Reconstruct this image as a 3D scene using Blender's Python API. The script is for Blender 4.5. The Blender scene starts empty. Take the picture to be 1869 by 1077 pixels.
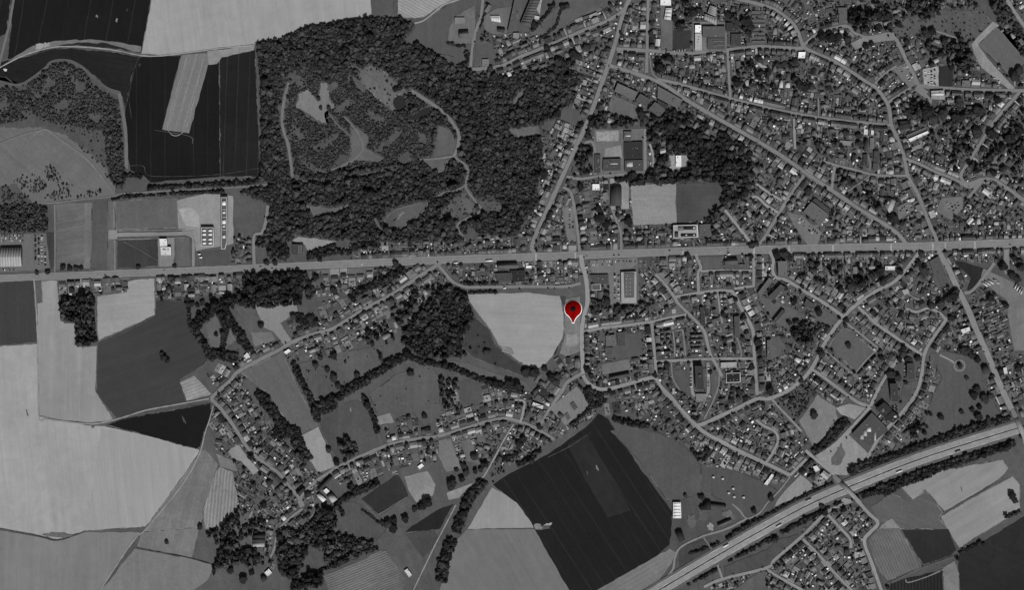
import bpy, math, random
import numpy as np
from mathutils import Vector

# ---------------------------------------------------------------- camera, sky, sun, exposure
S = 1.2                                   # metres per map unit (the layout is surveyed on a 1869 x 1077 unit map)
MW, MH = 1869.0, 1077.0
ALT = 4200.0
scene = bpy.context.scene
C = scene.collection
cam = bpy.data.objects.new('camera', bpy.data.cameras.new('camera'))
C.objects.link(cam)
cam.location = (0, 0, ALT)
cam.data.sensor_width = 36.0
cam.data.lens = 36.0 * ALT / (MW * S)
cam.data.clip_start = 10.0
cam.data.clip_end = 20000.0
scene.camera = cam

SUN_AZ, SUN_EL = math.radians(163), math.radians(48)
world = bpy.data.worlds.new('World')
scene.world = world
world.use_nodes = True
nt = world.node_tree
sky = nt.nodes.new('ShaderNodeTexSky')
sky.sky_type = 'NISHITA'
sky.sun_disc = False
sky.sun_elevation = SUN_EL
sky.sun_rotation = SUN_AZ
bw = nt.nodes.new('ShaderNodeRGBToBW')    # the photograph is panchromatic: neutral daylight
nt.links.new(sky.outputs[0], bw.inputs[0])
nt.links.new(bw.outputs[0], nt.nodes['Background'].inputs[0])
nt.nodes['Background'].inputs[1].default_value = 0.05
sun = bpy.data.objects.new('sun', bpy.data.lights.new('sun', 'SUN'))
C.objects.link(sun)
sun.data.energy = 4.35
sun.data.angle = math.radians(0.5)
sun.data.color = (1.0, 1.0, 1.0)
sd = Vector((math.sin(SUN_AZ) * math.cos(SUN_EL), math.cos(SUN_AZ) * math.cos(SUN_EL), math.sin(SUN_EL)))
sun.rotation_euler = (-sd).to_track_quat('-Z', 'Y').to_euler()
sun.location = (0, -500, 1500)
scene.view_settings.view_transform = 'Standard'
scene.view_settings.look = 'None'
scene.view_settings.exposure = 0.0
scene.view_settings.gamma = 1.0
scene.render.engine = 'CYCLES'
scene.cycles.max_bounces = 3
scene.cycles.diffuse_bounces = 1

K = 1.14          # picture brightness of a sunlit level surface divided by its albedo
random.seed(7)
R = np.random.default_rng(11)

# ---------------------------------------------------------------- helpers
def lin(g):
    g = max(g, 1) / 255.0
    return (g / 12.92 if g <= 0.04045 else ((g + 0.055) / 1.055) ** 2.4)
def alb(g): return min(0.95, lin(g) / K)
def wx(x): return (x - MW / 2) * S
def wy(y): return (MH / 2 - y) * S
def P(s):
    if not isinstance(s, str): return [tuple(p) for p in s]
    return [tuple(float(v) for v in q.split(',')) for q in s.split()]
ORD = ('first second third fourth fifth sixth seventh eighth ninth tenth eleventh twelfth thirteenth fourteenth fifteenth '
       'sixteenth seventeenth eighteenth nineteenth').split()
TENS = {2: ('twentieth', 'twenty'), 3: ('thirtieth', 'thirty'), 4: ('fortieth', 'forty'), 5: ('fiftieth', 'fifty'),
        6: ('sixtieth', 'sixty'), 7: ('seventieth', 'seventy'), 8: ('eightieth', 'eighty'), 9: ('ninetieth', 'ninety')}
def ordinal(n):
    if n < 20: return ORD[n - 1]
    if n > 99: return '%dth' % n
    t, u = divmod(n, 10)
    return TENS[t][0] if u == 0 else TENS[t][1] + '-' + ORD[u - 1]

def tag(o, label=None, cat=None, group=None, kind=None):
    if label: o['label'] = label
    if cat: o['category'] = cat
    if group: o['group'] = group
    if kind: o['kind'] = kind
    return o
def link(name, data, parent=None):
    o = bpy.data.objects.new(name, data)
    C.objects.link(o)
    if parent is not None: o.parent = parent
    return o
def empty(name, loc, rz=0.0, scale=(1, 1, 1)):
    o = link(name, None)
    o.location = loc; o.rotation_euler = (0, 0, rz); o.scale = scale
    o.empty_display_size = 1.0
    return o

# ---------------------------------------------------------------- materials
class N:
    """small wrapper that builds math on a node tree"""
    def __init__(self, m):
        m.use_nodes = True
        self.t = m.node_tree; self.L = self.t.links
        self.bsdf = self.t.nodes['Principled BSDF']
        self.bsdf.inputs['Specular IOR Level'].default_value = 0.06
        self.bsdf.inputs['Roughness'].default_value = 0.9
        self.pos = self.t.nodes.new('ShaderNodeNewGeometry').outputs['Position']
    def m(self, op, a, b=0.0, c=None):
        n = self.t.nodes.new('ShaderNodeMath'); n.operation = op
        for i, v in enumerate((a, b, c)):
            if v is None: continue
            if isinstance(v, (int, float)): n.inputs[i].default_value = v
            else: self.L.new(v, n.inputs[i])
        return n.outputs[0]
    def dot(self, vec):
        n = self.t.nodes.new('ShaderNodeVectorMath'); n.operation = 'DOT_PRODUCT'
        self.L.new(self.pos, n.inputs[0]); n.inputs[1].default_value = vec
        return n.outputs['Value']
    def xyz(self, a, b, c=0.0):
        n = self.t.nodes.new('ShaderNodeCombineXYZ')
        for i, v in enumerate((a, b, c)):
            if isinstance(v, (int, float)): n.inputs[i].default_value = v
            else: self.L.new(v, n.inputs[i])
        return n.outputs[0]
    def noise(self, scale, detail=3.0, vec=None, rough=0.55, dist=0.0):
        n = self.t.nodes.new('ShaderNodeTexNoise')
        n.inputs['Scale'].default_value = scale; n.inputs['Detail'].default_value = detail
        n.inputs['Roughness'].default_value = rough; n.inputs['Distortion'].default_value = dist
        self.L.new(self.pos if vec is None else vec, n.inputs['Vector'])
        return n.outputs[0]
    def vary(self, v, nz, amt):            # v * (1 + amt * 4.4 * (noise - .5))
        return self.m('MULTIPLY', v, self.m('MULTIPLY_ADD', nz, 2.6 * amt, 1.0 - 1.3 * amt))
    def out(self, v):
        v = self.m('MAXIMUM', v, 0.004)
        self.L.new(self.xyz(v, v, v), self.bsdf.inputs['Base Color'])

def field_mat(tone, ang=90.0, streak=0.13, blotch=0.30, fine=0.20, lines=None, rows=None):
    """soil or crop: ang = tillage direction (map degrees), lines = (spacing, strength, width, offset), rows = (spacing, strength)"""
    m = bpy.data.materials.new('field_soil'); n = N(m)
    a = math.radians(ang)
    d = n.dot((math.cos(a), -math.sin(a), 0)); q = n.dot((math.sin(a), math.cos(a), 0))
    off = float(R.uniform(0, 500))
    st = n.noise(1.0, 3.0, n.xyz(n.m('MULTIPLY', d, 0.004), n.m('MULTIPLY_ADD', q, 0.075, off)))
    v = n.m('MULTIPLY', n.noise(0.0, 0.0), 0.0)
    v = n.m('ADD', v, alb(tone))
    v = n.vary(v, n.noise(0.0075, 4.0, n.xyz(d, q, off)), blotch)
    v = n.vary(v, st, streak)
    v = n.vary(v, n.noise(0.16, 4.0, rough=0.7), fine)
    v = n.vary(v, n.noise(0.9, 2.0, rough=0.7), fine * 1.2)
    st2 = n.noise(1.0, 4.0, n.xyz(n.m('MULTIPLY', d, 0.012), n.m('MULTIPLY_ADD', q, 0.22, off + 31)), 0.65)
    v = n.vary(v, st2, streak * 0.8)
    v = n.vary(v, n.noise(0.028, 5.0, n.xyz(q, d, off), 0.6, 1.2), blotch * 0.8)
    wob = n.noise(0.02, 2.0)
    if rows:
        ph = n.m('ADD', n.m('MULTIPLY', q, 2 * math.pi / (rows[0] * S)), n.m('MULTIPLY', wob, 4.0))
        v = n.m('MULTIPLY', v, n.m('MULTIPLY_ADD', n.m('SINE', ph), rows[1], 1.0))
    if lines:
        sp, amt, wd, lo = lines
        t = n.m('ADD', n.m('MULTIPLY_ADD', q, 1.0 / (sp * S), lo), n.m('MULTIPLY', wob, 0.12))
        f = n.m('MULTIPLY', n.m('ABSOLUTE', n.m('SUBTRACT', n.m('FRACT', t), 0.5)), 2.0)
        f = n.m('MULTIPLY', n.m('MAXIMUM', n.m('SUBTRACT', f, 1.0 - wd), 0.0), 1.0 / wd)
        mask = n.m('MAXIMUM', n.m('MULTIPLY_ADD', n.noise(0.006, 2.0, n.xyz(d, n.m('MULTIPLY', q, 6.0), off)), 3.0, -0.9), 0.0)
        v = n.m('MULTIPLY', v, n.m('MULTIPLY_ADD', n.m('MULTIPLY', f, mask), amt, 1.0))
    n.out(v)
    return m

_pal = {}
def matte(tone, kind='g'):
    """shared palette: g ground / garden, r roof, w wall, f foliage, a asphalt, c car paint"""
    key = (int(tone), kind)
    if key in _pal: return _pal[key]
    nm = {'g': 'garden_ground', 'r': 'roof_covering', 'w': 'wall_render', 'f': 'foliage', 'a': 'asphalt', 'c': 'car_paint', 'h': 'hedge_leaves', 's': 'seam'}[kind]
    m = bpy.data.materials.new(nm); n = N(m)
    v = n.m('ADD', n.m('MULTIPLY', n.noise(0.0, 0.0), 0.0), alb(tone))
    if kind == 'g':
        v = n.vary(v, n.noise(0.035, 3.0), 0.22); v = n.vary(v, n.noise(0.35, 3.0, rough=0.7), 0.30)
    elif kind == 'r':
        v = n.vary(v, n.noise(0.06, 4.0, rough=0.65), 0.14); v = n.vary(v, n.noise(0.5, 3.0), 0.12)
        n.bsdf.inputs['Roughness'].default_value = 0.7
    elif kind == 'a':
        v = n.vary(v, n.noise(0.012, 3.0), 0.16); v = n.vary(v, n.noise(0.09, 3.0), 0.14); v = n.vary(v, n.noise(0.45, 3.0, rough=0.7), 0.18)
    elif kind in 'fh':
        v = n.vary(v, n.noise(0.012, 3.0), 0.30); v = n.vary(v, n.noise(0.07, 2.0), 0.25); v = n.vary(v, n.noise(0.5, 3.0, rough=0.75), 0.50)
    elif kind == 'c':
        n.bsdf.inputs['Roughness'].default_value = 0.35; n.bsdf.inputs['Specular IOR Level'].default_value = 0.5
    else:
        v = n.vary(v, n.noise(0.3, 2.0), 0.10)
    n.out(v)
    _pal[key] = m
    return m

# ---------------------------------------------------------------- mesh building
class MB:
    """collects triangle / quad batches as numpy arrays"""
    def __init__(self):
        self.v = []; self.f = []; self.n = 0; self.mats = []; self.mi = {}
    def slot(self, mat):
        if mat.name not in self.mi:
            self.mi[mat.name] = len(self.mats); self.mats.append(mat)
        return self.mi[mat.name]
    def add(self, verts, faces, mat):      # faces: list of tuples
        s = self.slot(mat) if not isinstance(mat, (list, tuple, np.ndarray)) else None
        verts = np.asarray(verts, dtype=np.float64)
        for i, fc in enumerate(faces):
            self.f.append((tuple(k + self.n for k in fc), s if s is not None else mat[i]))
        self.v.append(verts); self.n += len(verts)
    def build(self, name, parent=None):
        me = bpy.data.meshes.new(name)
        if self.n:
            V = np.concatenate(self.v)
            tot = np.array([len(f[0]) for f in self.f], dtype=np.int32)
            idx = np.fromiter((k for f in self.f for k in f[0]), dtype=np.int32, count=int(tot.sum()))
            me.vertices.add(len(V)); me.vertices.foreach_set('co', V.astype(np.float32).ravel())
            me.loops.add(len(idx)); me.loops.foreach_set('vertex_index', idx)
            me.polygons.add(len(tot))
            me.polygons.foreach_set('loop_start', np.concatenate([[0], np.cumsum(tot)[:-1]]).astype(np.int32))
            for m in self.mats: me.materials.append(m)
            me.polygons.foreach_set('material_index', np.array([f[1] for f in self.f], dtype=np.int32))
            me.update(calc_edges=True); me.validate()
        return link(name, me, parent)

class Batch:
    """many copies of small prototype meshes written into one mesh"""
    def __init__(self): self.V = []; self.F = []; self.M = []; self.n = 0; self.mats = []; self.mi = {}
    def slot(self, mat):
        if mat.name not in self.mi:
            self.mi[mat.name] = len(self.mats); self.mats.append(mat)
        return self.mi[mat.name]
    def put(self, pv, pf, pm, loc, rz, scl):
        c, s = math.cos(rz), math.sin(rz)
        v = pv * np.asarray(scl)
        w = np.empty_like(v)
        w[:, 0] = v[:, 0] * c - v[:, 1] * s + loc[0]; w[:, 1] = v[:, 0] * s + v[:, 1] * c + loc[1]; w[:, 2] = v[:, 2] + loc[2]
        self.V.append(w); self.F.append(pf + self.n); self.M.append(pm); self.n += len(v)
    def build(self, name):
        me = bpy.data.meshes.new(name)
        if self.n:
            V = np.concatenate(self.V); F = np.concatenate(self.F); M = np.concatenate(self.M)
            me.vertices.add(len(V)); me.vertices.foreach_set('co', V.astype(np.float32).ravel())
            me.loops.add(F.size); me.loops.foreach_set('vertex_index', F.ravel().astype(np.int32))
            me.polygons.add(len(F)); me.polygons.foreach_set('loop_start', (np.arange(len(F)) * 3).astype(np.int32))
            for m in self.mats: me.materials.append(m)
            me.polygons.foreach_set('material_index', M.astype(np.int32))
            me.update(calc_edges=True)
        return link(name, me)

# ---------------------------------------------------------------- occupancy map of the survey
OW, OH = int(MW), int(MH)
occ = np.zeros((OH, OW), dtype=np.uint8)          # 1 road 2 building 3 field or yard 4 wood 5 garden
def inside(poly, X, Y):
    r = np.zeros(X.shape, dtype=bool); n = len(poly)
    for i in range(n):
        x0, y0 = poly[i]; x1, y1 = poly[(i + 1) % n]
        if y0 == y1: continue
        k = ((y0 > Y) != (y1 > Y)) & (X < (x1 - x0) * (Y - y0) / (y1 - y0) + x0)
        r ^= k
    return r
def raster(poly, val, only=None, grow=0.0):
    xs = [p[0] for p in poly]; ys = [p[1] for p in poly]
    x0, x1 = max(0, int(min(xs)) - 1), min(OW, int(max(xs)) + 2); y0, y1 = max(0, int(min(ys)) - 1), min(OH, int(max(ys)) + 2)
    if x1 <= x0 or y1 <= y0: return None
    X, Y = np.meshgrid(np.arange(x0, x1) + 0.5, np.arange(y0, y1) + 0.5)
    k = inside(poly, X, Y); sub = occ[y0:y1, x0:x1]
    if only is not None: k &= np.isin(sub, only)
    sub[k] = val
    return k
def at(x, y):
    i, j = int(y), int(x)
    return occ[i, j] if 0 <= i < OH and 0 <= j < OW else 0

def catmull(pts, step=3.0):
    p = [np.array(q, float) for q in pts]
    if len(p) < 3:
        n = max(2, int(np.linalg.norm(p[-1] - p[0]) / step) + 1)
        return [tuple(p[0] + (p[-1] - p[0]) * t) for t in np.linspace(0, 1, n)]
    q = [2 * p[0] - p[1]] + p + [2 * p[-1] - p[-2]]
    out = []
    for i in range(1, len(q) - 2):
        a, b, c, d = q[i - 1:i + 3]
        n = max(1, int(np.linalg.norm(c - b) / step))
        for k in range(n):
            t = k / n
            out.append(tuple(0.5 * (2 * b + (c - a) * t + (2 * a - 5 * b + 4 * c - d) * t * t + (3 * b - a - 3 * c + d) * t ** 3)))
    out.append(tuple(p[-1]))
    return out
def ribbon(line, w):
    p = np.array(line, float); t = np.gradient(p, axis=0); t /= np.maximum(np.linalg.norm(t, axis=1), 1e-6)[:, None]
    nrm = np.stack([-t[:, 1], t[:, 0]], 1)
    w = np.broadcast_to(np.asarray(w, float), (len(p),))[:, None]
    return p + nrm * w / 2, p - nrm * w / 2, t
def rough_edge(poly, step=9.0, amp=0.55):
    out = []
    n = len(poly)
    for i in range(n):
        a = np.array(poly[i]); b = np.array(poly[(i + 1) % n]); L = np.linalg.norm(b - a); k = max(1, int(L / step))
        for j in range(k):
            q = a + (b - a) * j / k
            if 0 < j: q = q + R.normal(0, amp, 2)
            out.append(tuple(q))
    return out
def sheet(name, poly, z, mat, parent=None):
    me = bpy.data.meshes.new(name)
    v = [(wx(x), wy(y), z) for x, y in poly]
    a = sum(v[i][0] * v[(i + 1) % len(v)][1] - v[(i + 1) % len(v)][0] * v[i][1] for i in range(len(v)))
    if a < 0: v.reverse()
    me.from_pydata(v, [], [tuple(range(len(v)))]); me.materials.append(mat); me.update()
    return link(name, me, parent)

# ---------------------------------------------------------------- the ground and the fields
gm = field_mat(82, 70, 0.14, 0.30, 0.22)
g = bpy.data.meshes.new('ground')
E = 9000.0
g.from_pydata([(-E, -E, 0), (E, -E, 0), (E, E, 0), (-E, E, 0)], [], [(0, 1, 2, 3)]); g.materials.append(gm)
tag(link('ground', g), 'rough grey grassland under the whole town and its fields', kind='structure')

def bleed(pts):
    """fields that touch the surveyed edge run on past it in the direction of their boundary"""
    def on(q): return q[0] <= 0 or q[0] >= MW or q[1] <= 0 or q[1] >= MH
    o = []; n = len(pts)
    for i, (x, y) in enumerate(pts):
        if not on((x, y)): o.append((x, y)); continue
        nb_ = [pts[j] for j in ((i - 1) % n, (i + 1) % n) if not on(pts[j])]
        if len(nb_) == 1:
            dx, dy = x - nb_[0][0], y - nb_[0][1]
            k = 1e9
            if x <= 0 and dx < 0: k = min(k, 90 / -dx)
            if x >= MW and dx > 0: k = min(k, 90 / dx)
            if y <= 0 and dy < 0: k = min(k, 70 / -dy)
            if y >= MH and dy > 0: k = min(k, 70 / dy)
            if k < 1e8 and k * math.hypot(dx, dy) < 260: o.append((x + dx * k, y + dy * k)); continue
        o.append((-90 if x <= 0 else MW + 90 if x >= MW else x, -70 if y <= 0 else MH + 70 if y >= MH else y))
    return o
# tone, corner points, label, options (ang, lines=(spacing, strength, width, offset), rows, streak, blotch, fine, nb=1 keeps it open for planting)
FIELDS = [
 (27,'21,0 276,0 258,96 228,90 170,78 130,78 95,83 50,97 13,112 20,50','dark ploughed field at the top left corner',dict(ang=100,lines=(40,1.8,.06,.2),blotch=.2)),
 (29,'0,0 19,0 12,60 0,108','narrow dark field strip left of the top left track',dict(ang=100,lines=(12,1.5,.2,.2))),
 (150,'276,0 677,0 679,35 640,40 600,44 570,48 545,58 520,70 490,77 400,87 330,97 290,100 258,97','pale harvested field along the top left edge',dict(ang=82,blotch=.15,streak=.11,fine=.07)),
 (84,'677,0 720,0 714,32 695,35 680,32','small grey meadow between two pale fields at the top',dict()),
 (141,'726,0 825,0 800,13 775,30 757,33 735,32 726,25','pale field with diagonal rows at the top',dict(ang=28,rows=(5,.16),blotch=.15)),
 (82,'760,42 790,28 825,2 877,0 870,30 855,80 845,112 820,100 790,98 762,85 738,72 750,60','grey meadow north of the big wood',dict(blotch=.12)),
 (33,'0,127 50,102 96,89 130,87 215,95 256,104 240,140 230,200 222,175 200,165 175,140 155,125 125,112 95,115 60,145 30,155 10,140','dark curved field around the rounded scrub wood',dict(ang=10,lines=(9,.3,.3,.1))),
 (26,'256,104 330,101 317,150 296,236 345,243 358,190 373,120 395,112 400,97 402,322 330,328 275,333 262,320 238,310 231,270 228,210 240,140','very dark field round the pale strip plot',dict(ang=90,lines=(26,1.4,.09,.3),blotch=.2)),
 (33,'400,97 465,90 468,150 476,322 402,322','dark field with pale wheel lines beside the big wood',dict(ang=92,lines=(21,1.6,.12,.4))),
 (114,'332,100 400,95 396,108 380,116 345,243 296,236 318,150','pale grey strip plot inside the dark field',dict(ang=106,lines=(14,.35,.25,.1),blotch=.12)),
 (126,'378,93 465,82 463,91 405,104 396,116 381,118','pale track corner north of the dark field',dict(fine=.3,lines=(4,.3,.4,0),ang=175)),
 (110,'14,111 60,83 100,74 165,71 215,76 258,84 257,94 200,88 140,84 95,86 50,98','pale verge between two dark fields at top left',dict(ang=172,fine=.3)),
 (38,'96,82 150,77 195,78 240,92 200,87 140,82','dark pocket inside the pale verge at top left',dict()),
 (146,'65,80 90,76 92,84 65,90','bright patch on the pale verge at top left',dict()),
 (102,'0,232 50,230 80,232 120,245 160,275 190,300 205,330 212,356 150,364 100,368 60,372 30,335 0,340','open grey heath left of the dark field',dict(ang=40,blotch=.2,fine=.2,nb=1)),
 (80,'0,150 30,155 60,146 95,116 125,113 155,128 175,143 200,168 218,178 226,240 231,330 212,350 190,300 160,275 120,245 80,232 0,232','scrubby ground of the rounded wood at left',dict(nb=1,fine=.3)),
 (97,'103,372 155,370 158,490 103,492','grey field right of the old car park',dict(ang=170,streak=.28,blotch=.2)),
 (110,'155,370 168,370 166,490 154,490','pale strip between two fields by the main road',dict()),
 (82,'168,370 197,367 196,490 166,490','grey field strip south of the old railway track',dict(blotch=.25)),
 (92,'197,367 208,366 209,494 196,494','narrow grey field strip left of the factory road end',dict()),
 (92,'210,366 323,362 326,416 213,419','grey meadow north of the factory road',dict(blotch=.2)),
 (62,'213,440 288,436 289,486 214,490','dark square meadow south of the factory road',dict()),
 (120,'288,434 318,433 318,485 290,487','pale yard round the two white sheds',dict()),
 (92,'320,436 345,433 348,485 320,486','grey lawn right of the two white sheds',dict()),
 (136,'323,366 380,352 425,358 426,445 358,458 354,430 326,418','pale gravel yard of the factory',dict(blotch=.2,fine=.2)),
 (152,'326,382 345,378 362,388 366,416 340,412','bright sand heap area of the factory yard',dict(blotch=.2)),
 (82,'360,461 416,456 419,483 358,484','dark lawn south of the factory',dict()),
 (102,'0,428 84,426 92,492 0,497','car park round the pale warehouse',dict(blotch=.1)),
 (61,'84,424 101,424 99,490 92,491','dark verge beside the left car park',dict()),
 (62,'0,516 62,513 68,625 0,631','dark meadow below the main road at the left edge',dict(blotch=.1)),
 (88,'63,512 76,512 78,551 66,553','grey smallholding strip right of the dark meadow',dict(nb=1)),
 (137,'76,513 105,512 107,555 113,582 118,590 137,590 138,622 142,634 177,632 175,715 208,768 160,772 107,766 72,758 68,553 78,552','tall pale grey field left of the copse',dict(ang=90,lines=(26,.10,.5,.3),blotch=.15,streak=.12,fine=.07)),
 (152,'0,632 68,628 70,760 160,777 190,778 280,797 365,822 345,863 310,915 265,962 210,965 155,970 105,985 60,975 0,966','huge pale harvested field at the left',dict(ang=84,blotch=.16,streak=.12,fine=.07,lines=(60,-.1,.03,.2))),
 (148,'184,782 280,800 358,823 310,913 262,961 158,968','slightly greyer half of the huge pale field',dict(ang=84,blotch=.05,fine=.07)),
 (119,'0,968 60,979 105,988 155,972 257,972 235,1000 184,1077 16,1077 0,1035','grey pale field at the bottom left corner',dict(ang=90,blotch=.14,fine=.07)),
 (114,'262,970 366,824 374,822 398,848 385,895 364,963','grey triangular field left of the village',dict(ang=105,streak=.22)),
 (112,'258,972 364,964 350,1018 250,999','lower pale part of the triangular field',dict(ang=100)),
 (116,'246,1002 350,1021 392,1033 380,1058 355,1077 186,1077','pale field at the bottom left below the thin hedge',dict(ang=90,blotch=.14)),
 (128,'374,966 370,930 384,895 394,860 402,852 425,862 436,925 404,960','pale mown field west of the village lane',dict(ang=95,rows=(6,.18))),
 (114,'394,828 428,844 434,862 402,852','grey paddock above the pale mown field',dict()),
 (139,'416,822 436,812 448,830 460,845 474,860 462,867 455,858 440,842 424,838','pale gravel yard beside the village street',dict()),
 (27,'205,772 225,765 385,736 386,760 372,790 366,815 358,820 196,776','black wedge shaped field left of the village',dict(ang=12,blotch=.2)),
 (62,'178,629 283,577 285,549 340,549 345,590 380,648 375,665 327,693 340,735 225,762 212,764 177,715','dark grey field with a lone bush',dict(ang=160,blotch=.16,fine=.06)),
 (145,'178,541 232,533 234,514 250,510 282,508 283,575 180,622 177,600','pale field right of the copse',dict(ang=175,blotch=.16,fine=.08)),
 (139,'328,698 355,686 386,720 341,732','pale storage yard at the village edge',dict(fine=.25,rows=(6,.12),ang=160)),
 (98,'376,592 402,568 418,590 432,620 408,640 386,632','grey clearing inside the hedge ring',dict()),
 (90,'430,561 462,557 479,595 496,604 483,604 458,608 445,590','grey meadow strip below the dark wood',dict()),
 (128,'463,557 530,549 541,555 544,570 512,590 534,625 522,634 499,605 482,598','pale paddock below the dark wood',dict(blotch=.12)),
 (108,'458,607 495,606 503,620 466,633','small grey paddock with one tree',dict()),
 (95,'440,680 515,642 540,700 560,740 580,776 543,798 530,780 490,720 465,700','long grey meadow between two hedges',dict(ang=60,blotch=.14)),
 (141,'543,800 581,779 612,852 580,863 565,840','bright pale plot beside the village road',dict(blotch=.15)),
 (88,'545,664 600,652 625,642 700,632 697,668 640,716 600,733 575,730 560,700','grey orchard meadow with scattered bushes',dict()),
 (78,'582,775 592,752 655,727 682,762 697,815 620,845 602,820','dark grey meadow with a thicket',dict()),
 (86,'675,722 722,684 780,667 800,690 805,760 775,780 740,735 686,753','grey meadow north of the village road',dict(blotch=.25)),
 (84,'836,700 850,692 878,702 873,738 842,738','dark square lawn among the gardens',dict()),
 (126,'684,762 712,754 720,772 690,776','pale riding yard',dict()),
 (145,'852,537 960,534 1022,541 1026,555 1030,600 1028,615 1015,640 1000,660 985,672 960,668 935,650 910,630 897,605 890,595 870,570 858,552','pale harvested field left of the red marker',dict(ang=2,streak=.12,blotch=.15,fine=.08)),
 (112,'1030,547 1057,541 1060,615 1058,641 1032,650 1021,646 1030,615','grey plot under the red marker',dict(nb=0,blotch=.35,fine=.3)),
 (61,'1022,541 1033,541 1031,557 1026,556','dark corner plot above the red marker',dict()),
 (134,'1034,612 1057,608 1057,628 1034,632','bright rubble patch below the red marker',dict(fine=.35)),
 (61,'868,578 893,602 905,632 935,656 960,673 978,680 962,690 905,668 862,652 842,632 855,600','dark meadow wrapped round the pale field',dict()),
 (94,'800,657 850,662 905,682 960,697 975,716 940,712 900,702 860,684 830,668','grey grass band south of the dark meadow',dict()),
 (31,'1092,755 1110,765 1165,850 1227,935 1222,995 1040,1077 1035,1072 975,965 945,920 900,885 930,865 1000,830 1070,780','large dark field at the bottom centre',dict(ang=57,lines=(24,1.0,.12,.1),blotch=.16)),
 (43,'1036,812 1070,792 1112,862 1151,932 1110,945 1070,880','lighter block inside the large dark field',dict(ang=57,fine=.08)),
 (138,'898,890 925,905 943,918 970,955 974,964 853,966','pale tip of the field below the lane fork',dict(blotch=.15,fine=.07)),
 (108,'852,967 975,966 1038,1077 803,1077 815,1040 835,985','grey pale field at the bottom centre',dict(ang=60,blotch=.14,fine=.07)),
 (110,'1092,1077 1222,1002 1236,1010 1202,1062 1172,1077','pale strip along the bottom beside the motorway',dict(ang=150,lines=(8,-.3,.2,.1))),
 (82,'1115,787 1150,780 1200,790 1250,815 1279,850 1279,900 1232,918 1215,910 1170,845','grey meadow right of the large dark field',dict(blotch=.2)),
 (79,'1281,850 1345,862 1395,880 1420,897 1395,915 1358,943 1335,920 1300,905 1281,895','grey meadow with little white shelters',dict(blotch=.14)),
 (134,'1431,898 1461,867 1489,891 1414,926 1418,915','pale triangular field beside the motorway',dict(blotch=.15)),
 (134,'1640,886 1665,873 1690,864 1760,852 1830,840 1840,855 1825,875 1790,895 1725,935 1700,905 1688,893 1668,914','pale field south of the motorway at right',dict(ang=150,blotch=.15,fine=.07)),
 (137,'1717,943 1790,901 1848,870 1861,885 1862,932 1800,970 1750,1000 1735,975','pale field at the lower right edge',dict(ang=150,blotch=.15,fine=.08)),
 (91,'1590,926 1630,901 1660,916 1690,896 1720,936 1713,945 1730,966 1643,966 1630,950 1605,955','grey meadow in the lower right corner',dict(ang=20,blotch=.2)),
 (44,'1644,967 1731,967 1746,1004 1735,1015 1685,1032','dark meadow in the lower right corner',dict(blotch=.2)),
 (122,'1610,958 1628,947 1642,965 1604,966','pale top of the striped field at lower right',dict()),
 (98,'1584,987 1603,966 1642,966 1660,1000 1685,1035 1620,1060 1605,1045 1592,1010','grey striped field at lower right',dict(ang=66,rows=(5,.16))),
 (41,'1751,1013 1800,986 1869,943 1869,1077 1753,1077 1749,1040','dark field in the bottom right corner',dict(ang=30)),
 (116,'1722,1036 1742,1024 1749,1045 1751,1077 1722,1077','pale strip beside the dark corner field',dict(ang=90)),
 (39,'1625,1068 1650,1058 1720,1042 1721,1077 1625,1077','dark striped field at the bottom right',dict(ang=90,rows=(6,.35))),
 (100,'590,1050 610,1045 695,1006 705,1006 742,1060 735,1077 600,1077','grey field with fine diagonal furrows at the bottom',dict(ang=-22,rows=(4.2,.3))),
 (78,'615,921 645,916 690,946 705,966 690,986 640,978 620,956','grey meadow south of the farm',dict()),
 (50,'660,911 725,866 740,891 745,905 690,938','dark square meadow south of the village road',dict()),
 (86,'695,941 745,907 760,921 700,958','grey meadow below the dark square meadow',dict()),
 (126,'738,870 780,860 795,885 790,905 760,918 746,896','pale paddock south of the village road',dict()),
 (37,'752,961 800,931 828,921 803,966 740,972','dark wedge field left of the tree belt',dict()),
 (72,'741,976 790,966 802,984 772,1020','grey meadow left of the tree belt',dict()),
 (108,'801,804 822,800 843,855 815,862 800,832','pale grey paddock below the village road',dict()),
 (100,'842,806 858,800 876,848 852,842','grey paddock with round trees',dict()),
 (137,'815,900 864,881 838,909 819,913','bright grass strip by the lane fork',dict()),
 (117,'1003,745 1052,705 1081,736 1033,778','bare building site by the crossroads',dict(blotch=.12,fine=.2)),
 (134,'1150,338 1233,333 1235,408 1156,411','pale sports pitch north of the main road',dict(ang=2,rows=(3,.05),blotch=.14)),
 (76,'1235,335 1315,332 1312,375 1290,400 1237,407','dark half of the sports ground',dict(ang=2)),
 (132,'1773,80 1812,38 1824,46 1786,82 1802,106 1852,160 1846,166 1790,122 1778,97','pale gravel path round the corner pitch',dict()),
 (94,'1785,80 1819,48 1869,104 1869,116 1845,140','grey football pitch in the top right corner',dict(ang=45,blotch=.12)),
 (84,'1690,18 1800,18 1806,40 1775,72 1752,68 1695,50 1640,67 1628,55 1650,35','rough meadow left of the corner pitch',dict(fine=.3)),
 (80,'1780,0 1820,0 1832,30 1818,42 1806,36','grey grass at the top right',dict()),
 (90,'1512,632 1540,595 1596,641 1562,678','square lawn framed by terraces',dict(blotch=.12)),
 (118,'1458,770 1492,722 1525,745 1530,765 1500,800 1485,815 1475,800 1470,788','pale meadow with one round tree',dict(ang=70,rows=(4,.06))),
 (137,'1490,836 1520,815 1545,790 1556,800 1600,842 1575,855 1545,868 1520,866','pale sandy building site beside the motorway',dict(blotch=.12,fine=.25)),
 (96,'1517,836 1535,808 1543,830 1531,850 1518,849','dark earth mound on the sandy site',dict(fine=.3)),
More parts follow.
